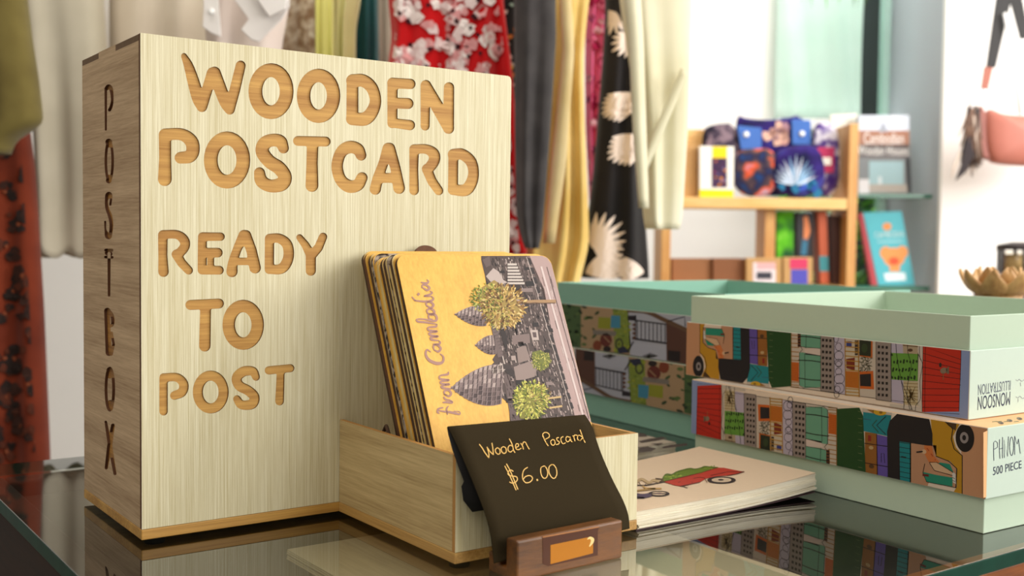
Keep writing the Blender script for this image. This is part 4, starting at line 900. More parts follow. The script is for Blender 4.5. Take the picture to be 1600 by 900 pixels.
for _ in range(150):
    x, y = Q.uniform(-40, 330), Q.uniform(40, 400)
    if x > 200 and Q.random() < .55: continue
    A.ell(x, y, Q.uniform(8, 22), Q.uniform(5, 12), Q.choice([(46, 74, 40), (62, 92, 50), (96, 124, 66), (40, 62, 40)]), 2, 8, rot=Q.uniform(-1, 1))
A.poly([(338, 160), (425, 165), (425, 245), (335, 240)], (160, 164, 44), 2); A.poly([(440, 95), (548, 108), (570, 410), (452, 412)], (138, 158, 58), 1)
for _ in range(40): A.ell(Q.uniform(445, 560), Q.uniform(100, 400), 12, 8, Q.choice([(170, 176, 50), (110, 134, 48), (150, 170, 80)]), 2, 8)
A.poly([(428, 148), (492, 152), (492, 238), (424, 236)], (72, 152, 186), 3); A.poly([(300, 252), (465, 262), (460, 295), (300, 282)], (140, 132, 122), 3)
A.ell(330, 362, 30, 38, (140, 66, 36), 3); A.ell(392, 322, 42, 48, (112, 46, 34), 3); A.ell(400, 385, 28, 20, (40, 30, 28), 4); A.line([(380, 300), (420, 340)], 10, (170, 130, 100), 4)
A.poly([(545, 95), (1000, 150), (1000, 520), (560, 450)], (196, 200, 214), 1); A.curve([(550, 112), (680, 125), (800, 180), (980, 262)], 30, (112, 84, 60), 4); A.poly([(815, 198), (990, 255), (990, 520), (818, 468)], (98, 62, 48), 3); A.poly([(828, 395), (915, 402), (912, 478), (828, 466)], (36, 26, 26), 4); A.line([(830, 190), (945, 158), (950, 225)], 8, (52, 56, 80), 4)
DK = (44, 38, 48)
A.line([(560, 178), (815, 212)], 9, DK, 5); A.line([(580, 312), (815, 345)], 12, DK, 5); A.line([(600, 150), (600, 320)], 8, DK, 5)
for i in range(8): A.line([(612 + i * 28, 185 + i * 4), (612 + i * 28, 320 + i * 3)], 6, DK, 5)
A.poly([(545, 150), (605, 150), (605, 185), (545, 180)], DK, 5)
for i in range(4): A.ell(590, 215 + i * 30, 12, 10, (110, 66, 44), 6)
A.poly([(560, 400), (580, 345), (815, 365), (815, 470), (560, 440)], (200, 204, 220), 2); A.line([(545, 400), (585, 335)], 9, DK, 5); A.ring(485, 350, 24, 36, 9, DK, 5); A.poly([(470, 380), (520, 365), (560, 410), (480, 430)], (40, 46, 74), 4); A.line([(380, 405), (480, 420), (830, 480)], 12, (36, 34, 34), 6)
for i in range(7): A.line([(690, 455), (655 + i * 16, 415 + abs(i - 3) * 6)], 9, (34, 36, 30), 6)
A.build('printed_garden', lid4, local=True, ink=.60)['label'] = 'printed garden scene with railings and foliage'
c = [q for q in lid4.children][0].copy(); C.objects.link(c); c.parent = lid3

# ------------------------------------------------------------------ the shop room (axes: right r, forward f, up z)
def rz(px, py, f):
    p = unp(px, py, HF, HF @ CG + f); return float((p - CG) @ HR), float(p[2])
def pt(px, py, f): return unp(px, py, HF, HF @ CG + f)
def wbox(b, r0, r1, f0, f1, z0, z1, mi=0): b.obox(W(r0, f0, z0), HR * (r1 - r0), HF * (f1 - f0), (0, 0, z1 - z0), mi)
FLOOR, CEIL = -0.86, 1.74
m_wall = plain('white_wall', (240, 238, 234), 0.9, var=0.01, vscale=3)
m_wall_left = plain('painted_wall', (214, 210, 208), 0.9, var=0.02, vscale=3)
m_shaded_wall = plain('shaded_reveal', (172, 178, 186), 0.85, var=0.02, vscale=4)  # side of the white wall, its shade painted in as grey
m_floor = plain('cement_floor', (150, 138, 122), 0.6, var=0.1, vscale=5)
m_ceil = plain('ceiling_paint', (222, 218, 210), 0.9, var=0.01)
m_mint_frame = plain('mint_window_frame', (176, 206, 196), 0.5)
m_white = plain('white_gloss', (244, 244, 242), 0.5, var=0.01)
def struct(name, b, m, **k): o = b.build(name, m, **k); o['kind'] = 'structure'; return o
FB, FC = 3.20, 2.82
rA = rz(1207, 300, FB)[0]; rB = rz(1387, 300, FB)[0]
b = MB(); wbox(b, -3.2, 3.6, -1.4, 4.6, FLOOR - .06, FLOOR); struct('floor', b, m_floor)
b = MB(); wbox(b, -3.2, 3.6, 0.2, FB + .1, CEIL, CEIL + .06); struct('ceiling', b, m_ceil)
b = MB(); wbox(b, -3.2, rA, FB, FB + .1, FLOOR, CEIL); struct('wall_back', b, m_wall)
b = MB(); wbox(b, rA, rB, FB, FB + .1, FLOOR, -.40); wbox(b, rA, rB, FB, FB + .1, 1.55, CEIL); struct('wall_window', b, m_wall)
b = MB(); wbox(b, rB, rB + .10, FC, FB + .1, FLOOR, CEIL); struct('wall_reveal', b, m_shaded_wall)
b = MB(); wbox(b, rB, 3.4, FC - .02, FC - .0005, FLOOR, CEIL); struct('wall_right', b, m_wall)
# window
win = MB()
for r0, r1 in ((rA, rA + .02), (rB - .016, rB - .0005)): wbox(win, r0, r1, FB + .01, FB + .06, -.40, 1.55)
wbox(win, rA + .02, rB - .016, FB + .01, FB + .06, -.40, -.36); wbox(win, rA + .02, rB - .016, FB + .01, FB + .06, 1.51, 1.55)
wo = struct('window_1', win, m_mint_frame)
m_tint = glass_mat('upper_clear_pane', (0.85, 0.9, 0.88)); m_pane = glass_mat('clear_pane', (0.9, 0.95, 0.92))
zs = rz(1300, 190, FB)[1]
b = MB(); wbox(b, rA + .0205, rB - .0165, FB + .03, FB + .036, zs + .001, 1.509); b.build('upper_pane', m_tint, wo)
b = MB(); wbox(b, rA + .0205, rB - .0165, FB + .03, FB + .036, -.359, zs - .041); b.build('lower_pane', m_pane, wo)
b = MB(); wbox(b, rA + .0205, rB - .0165, FB + .012, FB + .058, zs - .04, zs); b.build('transom', m_white, wo)
b = MB(); wbox(b, rA - .02, rB - .001, FB - .11, FB - .001, zs - .035, zs - .004); struct('trim_1', b, m_white, bevel=.003)
# drape in front of the window
m_drape = cloth('mint_drape', (230, 243, 237), (222, 239, 231), 6, translucent=0.5)
dr = []
r0, r1 = rz(1208, 100, 3.17)[0] + .0, rz(1346, 100, 3.17)[0]
for i in range(30):
    z = zs + .006 + (1.5 - zs) * i / 29; row = []
    for j in range(60):
        u = j / 59; row.append(W(r0 + .005 + (r1 - r0) * u + .006 * math.sin(5 * z + 1) * u, 3.165 + .005 * math.sin(11 * u + 5 * z) + .003 * math.sin(23 * u + 9 * z), z))
    dr.append(row)
b = MB(); b.grid(dr); o = b.build('window_drape', m_drape, solid=.002); tag(top_origin(o), 'pale mint drape hanging over the window behind the shelf', 'curtain')
# greenery outside
def leaf_cluster(b, cr, cf, cz, n, sr, sf, sz, ln, seed, nm=3):
    Q = random.Random(seed)
    for _ in range(n):
        p = W(cr + Q.uniform(-sr, sr), cf + Q.uniform(-sf, sf), cz + Q.uniform(-sz, sz)); d = np.array([Q.uniform(-1, 1), Q.uniform(-1, 1), Q.uniform(-1, .7)]); d /= np.linalg.norm(d)
        s_ = np.cross(d, [Q.uniform(-1, 1), Q.uniform(-1, 1), 1]); s_ /= np.linalg.norm(s_) + 1e-9; l_ = ln * Q.uniform(.6, 1.3); up = np.cross(s_, d) * l_ * .08
        b.add([p, p + d * l_ * .4 + s_ * l_ * .17, p + d * l_, p + d * l_ * .4 - s_ * l_ * .17, p + d * l_ * .5 + up], [(0, 1, 4), (1, 2, 4), (2, 3, 4), (3, 0, 4)], Q.randint(0, nm - 1), True)
m_leaf = [plain('leaf_green', (96, 170, 46), 0.5), plain('leaf_light', (140, 200, 70), 0.5), plain('leaf_dark', (46, 104, 36), 0.5)]
b = MB(); leaf_cluster(b, (rA + rB) / 2, FB + .45, -.02, 900, .35, .18, .40, .10, 4); b.tube([W((rA + rB) / 2, FB + .45, FLOOR), W((rA + rB) / 2, FB + .45, -.2)], .015)
o = b.build('garden_shrub', m_leaf); tag(top_origin(o), 'bright green shrub outside, seen through the lower window pane', 'shrub')
b = MB(); wbox(b, rA - 1.2, rB + .6, FB + 1.1, FB + 1.15, FLOOR, 1.7); struct('wall_outside', b, plain('outside_wall', (44, 52, 50), 0.9))
area('window_daylight', W((rA + rB) / 2 - .1, FB + .85, 1.5), W((rA + rB) / 2 - .05, FB, 0.5), .7, .4, 30, (1, 1, .97))

# ------------------------------------------------------------------ garments on a rail
RAIL_F, RAIL_Z = 1.68, 0.74
m_metal = plain('rail_metal', (150, 148, 144), 0.35, metal=0.9); m_black = plain('black_fittings', (24, 22, 22), 0.5)
rail = thing('clothes_rail', W(-.3, RAIL_F, RAIL_Z), 'metal rail above the frame that the hanging clothes are on', 'clothes rail')
b = MB(); b.tube([W(-1.25, RAIL_F, RAIL_Z), W(.55, RAIL_F, RAIL_Z)], .012, 14); b.build('bar', m_metal, rail)
for r in (-1.2, .5): b = MB(); b.tube([W(r, RAIL_F, RAIL_Z + .013), W(r, RAIL_F, CEIL)], .006, 10); b.build('drop_rod', m_metal, rail)
GRP = 'clothes hanging on the rail'
class Garment:
    def __init__(s, rows, f, t, nf, amp, ph, seed=0):
        ys = np.array([q[0] for q in rows], float); Y = np.linspace(ys[0], ys[-1], 44); s.f = f; s.t = t; s.nf = nf; s.amp = amp; s.ph = ph
        xl = np.interp(Y, ys, [q[1] for q in rows]); xr = np.interp(Y, ys, [q[2] for q in rows])
        k = np.array([.25, .5, .25])
        for _ in range(2):
            xl[1:-1] = np.convolve(xl, k, 'valid'); xr[1:-1] = np.convolve(xr, k, 'valid')
        A_ = [rz(a, y, f) for a, y in zip(xl, Y)]; B_ = [rz(a, y, f) for a, y in zip(xr, Y)]
        s.z = np.array([(a[1] + b_[1]) / 2 for a, b_ in zip(A_, B_)]); s.rl = np.array([a[0] for a in A_]); s.rr = np.array([b_[0] for b_ in B_])
        Q = random.Random(seed); s.k = [Q.uniform(.6, 1.4) for _ in range(4)]; s.hem = 0.0
    def lim(s, z): return np.interp(-z, -s.z, s.rl), np.interp(-z, -s.z, s.rr)
    def ripple(s, u, z):
        top = min(1.0, max(.25, (s.z[0] - z) / .25))
        return s.amp * top * (math.sin(s.nf * 6.283 * u * s.k[0] + s.ph + 1.3 * math.sin(2.6 * z * s.k[1] + s.ph)) + .5 * math.sin(s.nf * 13.1 * u * s.k[2] - 2.2 * z + s.ph * 2))
    def front(s, r, z):
        a, b_ = s.lim(z); c = max(-.995, min(.995, (r - (a + b_) / 2) / ((b_ - a) / 2 + 1e-6))); q = math.copysign(abs(c) ** (1 / .8), c)
        return s.f - s.t * math.sqrt(max(0, 1 - q * q)) ** .8 + s.ripple((c + 1) / 2, z)
    def mesh(s, n=72):
        b = MB(); rings = []
        for z, a, c in zip(s.z, s.rl, s.rr):
            ring = []; rc, hw = (a + c) / 2, (c - a) / 2
            for i in range(n):
                th = 6.2832 * i / n; co, si = math.cos(th), math.sin(th); q = math.copysign(abs(co) ** .8, co)
                ring.append(W(rc + hw * q, s.f + s.t * math.copysign(abs(si) ** .8, si) + s.ripple((q + 1) / 2, z) * (1 if si < 0 else .6), z + s.hem * math.sin(9 * q + s.ph) * (1 if z < s.z[-4] else 0)))
            rings.append(ring)
        b.loft(rings); return b
    def hang(s, name, mat, label, cat, n=72):
        zt = s.z[0]; rc = (s.rl[0] + s.rr[0]) / 2
        root = thing(name, W(rc, s.f, s.z[-1]), label, cat, GRP)
        s.body = s.mesh(n).build('fabric', mat, root); s.root = root
        b = MB(); b.tube([W(rc, s.f, zt - .01), W(rc, s.f, zt + .015), W(rc, (s.f + RAIL_F) / 2, RAIL_Z - .018), W(rc, RAIL_F - .016, RAIL_Z - .008), W(rc, RAIL_F - .014, RAIL_Z + .010), W(rc, RAIL_F, RAIL_Z + .0155), W(rc, RAIL_F + .012, RAIL_Z + .011)], .002, 8); b.build('hanger_hook', m_metal, root)
        return s
    def art(s, lift=.0025):
        def mp(px, py, k):
            f = s.f - s.t
            for _ in range(4):
                r, z = rz(px, py, f); a, b_ = s.lim(z); r = min(max(r, a + .05 * (b_ - a)), b_ - .05 * (b_ - a)); f = s.front(r, z) - lift - .0006 * k
            return W(r, f, z)
        return Art(mp)
def sh(x0, x1, d=25): return [(-112, (x0 + x1) / 2 - 8, (x0 + x1) / 2 + 8), (-96, x0 + d * .6, x1 - d * .6), (-70, x0, x1)]
m_olive = cloth('olive_cloth', (112, 100, 52), (94, 82, 40), 14)
g = Garment(sh(-70, 36) + [(0, -75, 40), (60, -78, 48), (120, -80, 58), (180, -82, 65), (192, -82, 66), (200, -82, 58), (216, -80, 22), (240, -80, 14)], 1.40, .03, 1.4, .007, .4); g.hang('shirt', m_olive, 'olive green short-sleeved shirt hanging furthest left', 'shirt')
m_rust = cloth('rust_cloth', (118, 46, 22), (90, 32, 15), 10)
g = Garment([(150, -60, 30), (170, -70, 40), (215, -80, 46), (270, -84, 54), (480, -95, 68), (700, -100, 77), (900, -100, 82), (1000, -100, 84)], 1.47, .03, 1.8, .006, 2.0); g.hang('skirt', m_rust, 'rust orange skirt printed with black flowers below the olive shirt', 'skirt')
E_A = g.art(); Q = random.Random(9)
def blot(A, cx, cy, r, col, k, n=11, jag=.35):
    A.poly([(cx + r * (1 + Q.uniform(-jag, jag)) * math.cos(6.283 * i / n), cy + r * (1 + Q.uniform(-jag, jag)) * math.sin(6.283 * i / n)) for i in range(n)], col, k)
for cx, cy in ((5, 235), (8, 300), (45, 265), (10, 385), (28, 350), (50, 395), (20, 455), (50, 470), (8, 490), (55, 525), (22, 560), (44, 600), (12, 620), (30, 665), (56, 690), (10, 705), (60, 300), (35, 430), (8, 560), (62, 640)):
    for _ in range(6): blot(E_A, cx + Q.uniform(-14, 14), cy + Q.uniform(-16, 16), Q.uniform(4, 10), Q.choice([(34, 22, 18), (52, 28, 20), (80, 36, 20)]), 1)
    blot(E_A, cx, cy, 3.5, (120, 60, 34), 2, 7)
for _ in range(26):
    cx, cy = Q.uniform(-90, 70), Q.uniform(300, 950)
    for _ in range(5): blot(E_A, cx + Q.uniform(-12, 12), cy + Q.uniform(-14, 14), Q.uniform(4, 9), Q.choice([(34, 22, 18), (48, 26, 20), (64, 30, 18)]), 1)
E_A.build('flower_print', g.root, 0.9)
m_stone = cloth('stone_cloth', (206, 198, 178), (190, 182, 162), 8)
g = Garment(sh(20, 160) + [(0, 26, 160), (60, 36, 165), (190, 50, 168), (300, 58, 170), (390, 60, 172), (397, 62, 172)], 1.57, .035, 1.3, .010, 1.0); g.hem = .006; g.hang('shirt', m_stone, 'stone white long-sleeved shirt hanging left of the postbox', 'shirt')
m_shw = cloth('white_cloth', (240, 236, 230), (228, 222, 214), 8, translucent=.15)
g = Garment(sh(138, 176, 10) + [(0, 136, 178), (200, 136, 180), (470, 134, 184), (520, 134, 184)], 1.80, .025, 1, .004, 0); g.hang('shirt', m_shw, 'bright white shirt edge just left above the postbox corner', 'shirt')
m_cream = cloth('cream_cloth', (226, 214, 194), (212, 198, 178), 8)
g = Garment(sh(176, 330) + [(0, 172, 330), (200, 172, 335), (420, 176, 338), (450, 178, 338)], 1.64, .04, 1.5, .008, 2.2); g.hang('blouse', m_cream, 'cream blouse hanging behind the top left corner of the postbox', 'blouse')
m_blouse = cloth('blush_cloth', (226, 212, 202), (214, 198, 188), 8)
g = Garment(sh(318, 452) + [(0, 318, 452), (60, 322, 440), (150, 326, 430), (420, 326, 430), (440, 326, 430)], 1.52, .035, 1.5, .007, .9); g.hang('blouse', m_blouse, 'white collared blouse with pointed flaps and a pearl button', 'blouse')
m_flap = cloth('collar_cloth', (246, 242, 238), (236, 230, 226), 8, translucent=.1)
def flap(poly, fd):
    b = MB(); b.prism([pt(x, y, fd) for x, y in poly], HF * .004, 0); b.build('collar_flap', m_flap, g.root, bevel=.0012)
flap([(314, -60), (336, -40), (341, 0), (345, 58), (330, 52), (316, 42), (318, 10)], 1.452); flap([(362, -50), (450, -60), (452, 10), (440, 30), (404, 66), (392, 62), (376, 46), (388, 30), (366, 0)], 1.448)
flap([(398, -50), (460, -55), (446, 14), (420, 26), (402, 0)], 1.436)
b = MB(); c = pt(331, 18, 1.449); b.lathe(c, [(.0, 0), (.004, .0), (.0042, .0012), (.003, .002), (0, .002)], 14, ax=HR, ay=(0, 0, 1), az=-HF); b.build('button', m_white, g.root)
m_lace = cloth('lace_cloth', (0, 0, 0), scale=70, stops=[(.38, (150, 120, 92)), (.55, (200, 180, 156)), (.68, (228, 218, 200))], detail=5)
g = Garment(sh(428, 498, 15) + [(0, 428, 498), (300, 430, 500), (420, 430, 500)], 1.70, .03, 3, .006, .3); g.hang('blouse', m_lace, 'beige and brown lace-patterned blouse right of the collared blouse', 'blouse')
m_lime = cloth('lime_cloth', (212, 208, 120), (196, 190, 104), 9)
g = Garment(sh(490, 524, 10) + [(0, 492, 522), (300, 494, 524), (420, 494, 524)], 1.60, .02, 2, .005, .6); g.hang('dress', m_lime, 'narrow lime green dress beside the lace blouse', 'dress')
m_limep = cloth('pale_lime_cloth', (224, 218, 158), (206, 198, 132), 9)
g = Garment(sh(520, 566, 12) + [(0, 520, 564), (40, 521, 556), (300, 524, 556), (420, 524, 556)], 1.66, .025, 2, .007, 2.6); g.hang('dress', m_limep, 'pale yellow-green dress beside the dark teal dress', 'dress')
m_teal = cloth('teal_cloth', (38, 92, 94), (26, 72, 76), 8)
g = Garment(sh(548, 596, 12) + [(0, 550, 590), (60, 549, 592), (300, 548, 596), (420, 548, 596)], 1.74, .025, 2, .007, 1.2); g.hang('dress', m_teal, 'dark teal dress between the pale green and red dresses', 'dress')
m_oat = cloth('oat_cloth', (214, 204, 184), (200, 188, 168), 8)
g = Garment(sh(588, 624, 12) + [(0, 586, 622), (300, 590, 622), (420, 590, 622)], 1.81, .02, 2, .004, .2); g.hang('dress', m_oat, 'oatmeal dress showing as a sliver left of the red dress', 'dress')
m_red = cloth('red_cloth', (206, 20, 24), (186, 12, 18), 12)
g = Garment(sh(606, 790) + [(0, 606, 786), (60, 612, 794), (110, 604, 800), (270, 600, 812), (380, 596, 822), (396, 598, 824)], 1.58, .04, 3.5, .010, .8); g.hang('dress', m_red, 'red dress with white flower print, behind the top right of the postbox', 'dress')
A = g.art()
for _ in range(300):
    cx, cy = Q.uniform(604, 818), Q.uniform(-60, 392)
    if cx > 795 and cy < 90: continue
    n = Q.randint(1, 3)
    for _ in range(n): blot(A, cx + Q.uniform(-10, 10), cy + Q.uniform(-10, 10), Q.uniform(5, 10), Q.choice([(240, 226, 222), (226, 204, 202), (214, 150, 150)]), 1, 9, .5)
    if Q.random() < .45: blot(A, cx + Q.uniform(-16, 16), cy + Q.uniform(-16, 16), Q.uniform(3, 5), (56, 14, 22), 2, 8)
A.build('flower_print', g.root, 0.9)
m_blk = cloth('black_cloth', (34, 30, 30), (24, 22, 22), 12)
g = Garment(sh(768, 812, 12) + [(0, 766, 812), (200, 770, 814), (330, 776, 818), (380, 780, 820)], 1.70, .03, 2, .006, 0); g.hang('dress', m_blk, 'black dress with small green and yellow flowers beside the red dress', 'dress')
A = g.art()
for _ in range(90): blot(A, Q.uniform(768, 815), Q.uniform(-60, 375), Q.uniform(2.5, 6), Q.choice([(206, 168, 40), (96, 142, 112), (150, 176, 160), (190, 110, 50), (66, 100, 76), (206, 190, 180)]), 1, 8, .4)
A.build('flower_print', g.root, 0.9)
m_char = cloth('charcoal_denim', (66, 62, 62), (48, 45, 46), 20)
g = Garment(sh(806, 872, 14) + [(0, 803, 868), (60, 804, 869), (200, 804, 860), (330, 806, 850), (368, 812, 847), (388, 820, 842)], 1.485, .03, 1.2, .005, .5); g.hang('shirt', m_char, 'charcoal denim sleeve of a shirt beside the postbox edge', 'shirt')
m_och = cloth('ochre_cloth', (238, 208, 136), (220, 184, 100), 10)
g = Garment(sh(846, 935) + [(0, 846, 920), (80, 848, 912), (160, 842, 912), (300, 836, 918), (380, 823, 921), (440, 822, 906), (470, 822, 900)], 1.63, .035, 2, .008, 1.7); g.hang('dress', m_och, 'ochre yellow sleeveless dress beside the charcoal sleeve', 'dress')
m_oyo = cloth('pale_ochre_cloth', (240, 220, 170), (226, 200, 140), 10)
b = MB(); rows_ = []
for i in range(20):
    y = -60 + 440 * i / 19; x0, x1 = np.interp(y, [-60, 80, 250, 380], [872, 880, 862, 850]), np.interp(y, [-60, 80, 250, 380], [888, 896, 884, 866]); rows_.append([pt(x0 + (x1 - x0) * j / 6, y, 1.578 - .006 * math.sin(j / 6 * 3.14)) for j in range(7)])
b.grid(rows_); b.build('front_placket', m_oyo, g.root, solid=.003)
m_pink = cloth('pink_cloth', (250, 122, 164), (240, 100, 146), 9)
g = Garment(sh(912, 962, 12) + [(0, 916, 962), (100, 914, 956), (200, 915, 946), (330, 922, 938), (345, 924, 936)], 1.79, .025, 2, .005, .4); g.hang('dress', m_pink, 'pink and magenta flowered dress between the ochre and black dresses', 'dress')
A = g.art()
for _ in range(70): blot(A, Q.uniform(915, 955), Q.uniform(-60, 330), Q.uniform(3, 8), Q.choice([(236, 120, 150), (110, 30, 96), (240, 176, 186), (170, 24, 70)]), 1, 9, .4)
A.build('flower_print', g.root, 0.9)
g = Garment(sh(940, 1000) + [(0, 946, 1004), (60, 944, 1004), (140, 938, 1002), (280, 926, 1004), (420, 908, 1014), (434, 907, 1014)], 1.70, .035, 1.5, .005, 2.4); g.hang('dress', m_blk, 'black dress printed with large cream palm fronds', 'dress')
PC = (226, 208, 194)
def frond(cx, cy, ang, L_, n, spread, w_, col=PC):
    A = g.art()
    for i in range(n):
        a = ang + (i / (n - 1) - .5) * spread; l_ = L_ * (1 - .25 * abs(i / (n - 1) - .5) * 2); dx, dy = math.cos(a), math.sin(a)
        A.leaf((cx, cy), (cx + dx * l_, cy + dy * l_), w_, col, 1)
    A.build('palm_frond', g.root, 0.9)
frond(925, 385, -.8, 62, 10, 2.3, 4.5); frond(925, 375, .5, 55, 5, 1.2, 4); frond(1004, 150, 2.75, 74, 9, .85, 5.5); frond(1006, 215, 2.6, 66, 9, 1.1, 6)
frond(990, 60, 2.6, 40, 7, 1.8, 4); frond(962, 20, 2.2, 40, 7, 2, 3.5); frond(1000, 30, 2.9, 30, 5, 1.6, 3.5); frond(915, 425, -.3, 70, 7, .9, 6); frond(1005, 425, 3.3, 50, 6, 1.0, 5)
m_ivory = cloth('ivory_cloth', (244, 240, 216), (232, 226, 196), 7, translucent=.25)
g = Garment(sh(966, 1082) + [(0, 968, 1080), (100, 984, 1076), (200, 998, 1073), (300, 1004, 1067), (345, 1006, 1064), (358, 1010, 1060)], 1.50, .03, 1.2, .006, 1.1); g.hang('shirt', m_ivory, 'ivory long shirt hanging furthest right, before the wooden shelf', 'shirt')
rows_ = []
for i in range(24):
    y = -60 + 385 * i / 23; x0 = np.interp(y, [-60, 60, 200, 325], [972, 984, 990, 1000]); x1 = np.interp(y, [-60, 60, 200, 325], [996, 1004, 1008, 1012])
    rows_.append([pt(x0 + (x1 - x0) * j / 6, y, 1.452 - .008 * math.sin(j / 6 * 3.14)) for j in range(7)])
b = MB(); b.grid(rows_); b.build('sleeve', m_ivory, g.root, solid=.004)
rows_ = []
for i in range(20):
    t = i / 19; x, y = 1070 - 64 * t, 110 + 150 * t; rows_.append([pt(x + (j / 4 - .5) * 10, y + (j / 4 - .5) * 7, 1.462 - .006 * math.sin(j / 4 * 3.14)) for j in range(5)])
b = MB(); b.grid(rows_); b.build('tie_strap', m_ivory, g.root, solid=.003)

# ------------------------------------------------------------------ wooden shelf with pouches and books
FS, FD = 2.52, 0.13
m_pine = wood('pine', (222, 174, 106), (190, 128, 62), (0, 0, 1), 200, 12, 0.5, 0.6); m_pine_h = wood('pine_shelf', (244, 206, 140), (222, 168, 90), (1, -.7, 0), 200, 12, 0.5, 0.6)
shelf = thing('shelf_unit', W(rz(1190, 400, FS)[0], FS + .06, FLOOR), 'pale pine shelf unit standing before the white wall', 'shelf')
ztop = rz(1330, 193, FS)[1]; zb1 = rz(1200, 309, FS)[1]; zb0 = rz(1200, 326, FS)[1]; zl = rz(1200, 446, FS)[1]
rL0, rL1, rR0, rR1 = rz(1033, 380, FS)[0], rz(1048, 380, FS)[0], rz(1325, 300, FS)[0], rz(1340, 300, FS)[0]
for n_, a, c, zt_ in (('side_panel', rL0, rL1, ztop), ('side_panel', rR0, rR1, ztop)):
    b = MB(); wbox(b, a, c, FS, FS + FD, FLOOR, zt_); b.build(n_, m_pine, shelf, bevel=.002)
for a, c in ((zb0, zb1), (zl - .02, zl)): b = MB(); wbox(b, rL1 + .0003, rR0 - .0003, FS + .002, FS + FD - .002, a, c); b.build('shelf_board', m_pine_h, shelf, bevel=.0015)
rd = rz(1203, 370, FS + .03)[0]
b = MB(); wbox(b, rd - .012, rd + .012, FS + .03, FS + FD - .002, zl + .0003, zb0 - .0003); b.build('divider', m_pine, shelf, bevel=.001)
b = MB(); wbox(b, rL1 + .0003, rz(1112, 210, FS + .12)[0], FS + FD - .02, FS + FD - .004, zb1 + .0003, rz(1100, 203, FS + .12)[1]); b.build('back_rail', m_pine_h, shelf, bevel=.001)
def flat_map(fd): return lambda px, py, k: pt(px, py, fd - .0004 - .0003 * k)
def solid_px(name, poly, f, th, mat, label=None, cat=None, group=None, parent=None, bevel=.0015):
    b = MB(); b.prism([pt(x, y, f) for x, y in poly], HF * th, 0); o = b.build(name, mat, parent, bevel=bevel)
    if label: top_origin(o); tag(o, label, cat, group)
    return o
def thing_px(name, poly, f, th, mat, label, cat, group=None, part='body', bevel=.0015):
    xs = [p[0] for p in poly]; ys = [p[1] for p in poly]
    root = thing(name, pt(sum(xs) / len(xs), max(ys), f) + HF * th / 2, label, cat, group); solid_px(part, poly, f, th, mat, parent=root, bevel=bevel); return root
YB = lambda x: 309 + (x - 1200) * .011
m_kraft = plain('kraft_card', (196, 152, 96), 0.75); m_kraft_d = plain('brown_card', (150, 100, 62), 0.75); m_wht = plain('white_card', (250, 246, 234), 0.6, var=.01); m_yel = plain('yellow_card', (250, 216, 24), 0.5)
sb = thing_px('soap_box', [(1093, 228), (1147, 229), (1146, 308), (1093, 308)], FS + .012, .055, m_wht, 'white and yellow gift box with a window, on the pine shelf', 'box')
A = Art(flat_map(FS + .012)); A.poly([(1093, 296), (1146, 297), (1146, 308), (1093, 308)], (250, 216, 24), 0); A.rect(1113, 229, 1136, 247, (250, 216, 24), 0); A.rect(1112, 247, 1136, 293, (70, 40, 76), 0)
for _ in range(26): A.ell(Q.uniform(1114, 1134), Q.uniform(250, 291), Q.uniform(1, 3), Q.uniform(1, 3), Q.choice([(226, 140, 40), (150, 60, 90), (40, 26, 60), (120, 110, 160)]), 1, 7)
A.build('box_print', sb)
solid_px('carton', [(1056, 228), (1089, 228), (1089, 308), (1056, 308)], FS + .03, .06, m_kraft, 'tan carton behind the white and yellow gift box', 'box')
def pillow(name, poly, f, th, mat, label, cat, group=None):
    P = np.array(poly, float); 
    for _ in range(2):
        P = np.concatenate([np.stack([P * .75 + np.roll(P, -1, 0) * .25, P * .25 + np.roll(P, -1, 0) * .75], 1).reshape(-1, 2)])
    c = P.mean(0); rings = []
    for a in np.linspace(-1, 1, 15):
        s_ = max(.02, (1 - abs(a) ** 3)) ** .5; rings.append([pt(*(c + (p - c) * (s_ if abs(a) < 1 else .05)), f) + HF * (a * th) for p in P])
    root = thing(name, pt(c[0], P[:, 1].max(), f), label, cat, group); b = MB(); b.loft(rings); b.build('body', mat, root); return root
m_p1 = cloth('dark_leaf_fabric', (0, 0, 0), scale=38, stops=[(.35, (28, 24, 40)), (.5, (60, 50, 66)), (.62, (130, 110, 120))], detail=3)
m_p2 = cloth('orange_blue_fabric', (0, 0, 0), scale=30, stops=[(.3, (30, 60, 110)), (.42, (40, 34, 60)), (.52, (90, 70, 70)), (.6, (216, 84, 40)), (.72, (150, 160, 190))], detail=1)
m_p3 = cloth('indigo_fabric', (0, 0, 0), scale=16, stops=[(.3, (20, 20, 60)), (.5, (48, 30, 104)), (.66, (60, 66, 150))], detail=2)
m_p4 = cloth('purple_white_fabric', (0, 0, 0), scale=34, stops=[(.35, (66, 40, 120)), (.5, (110, 90, 150)), (.6, (220, 214, 226))], detail=2)
m_den = plain('blue_denim', (66, 110, 186), 0.8, var=.1, vscale=300)
PG = 'fabric pouches on the pine shelf'
pillow('pouch', [(1095, 205), (1112, 194), (1155, 192), (1158, 300), (1100, 302)], FS + .085, .016, m_p1, 'dark leaf-patterned pouch leaning behind the gift box', 'pouch', PG)
p = pillow('pouch', [(1148, 178), (1165, 186), (1215, 188), (1262, 176), (1268, 306), (1150, 306)], FS + .088, .016, m_p3, 'large indigo pouch with two blue denim flaps, rearmost on the shelf', 'pouch', PG)
for q in ([(1152, 196), (1190, 200), (1190, 232), (1158, 234)], [(1237, 186), (1267, 188), (1268, 226), (1238, 226)]): solid_px('denim_flap', q, FS + .064, .005, m_den, parent=p)
b = MB()
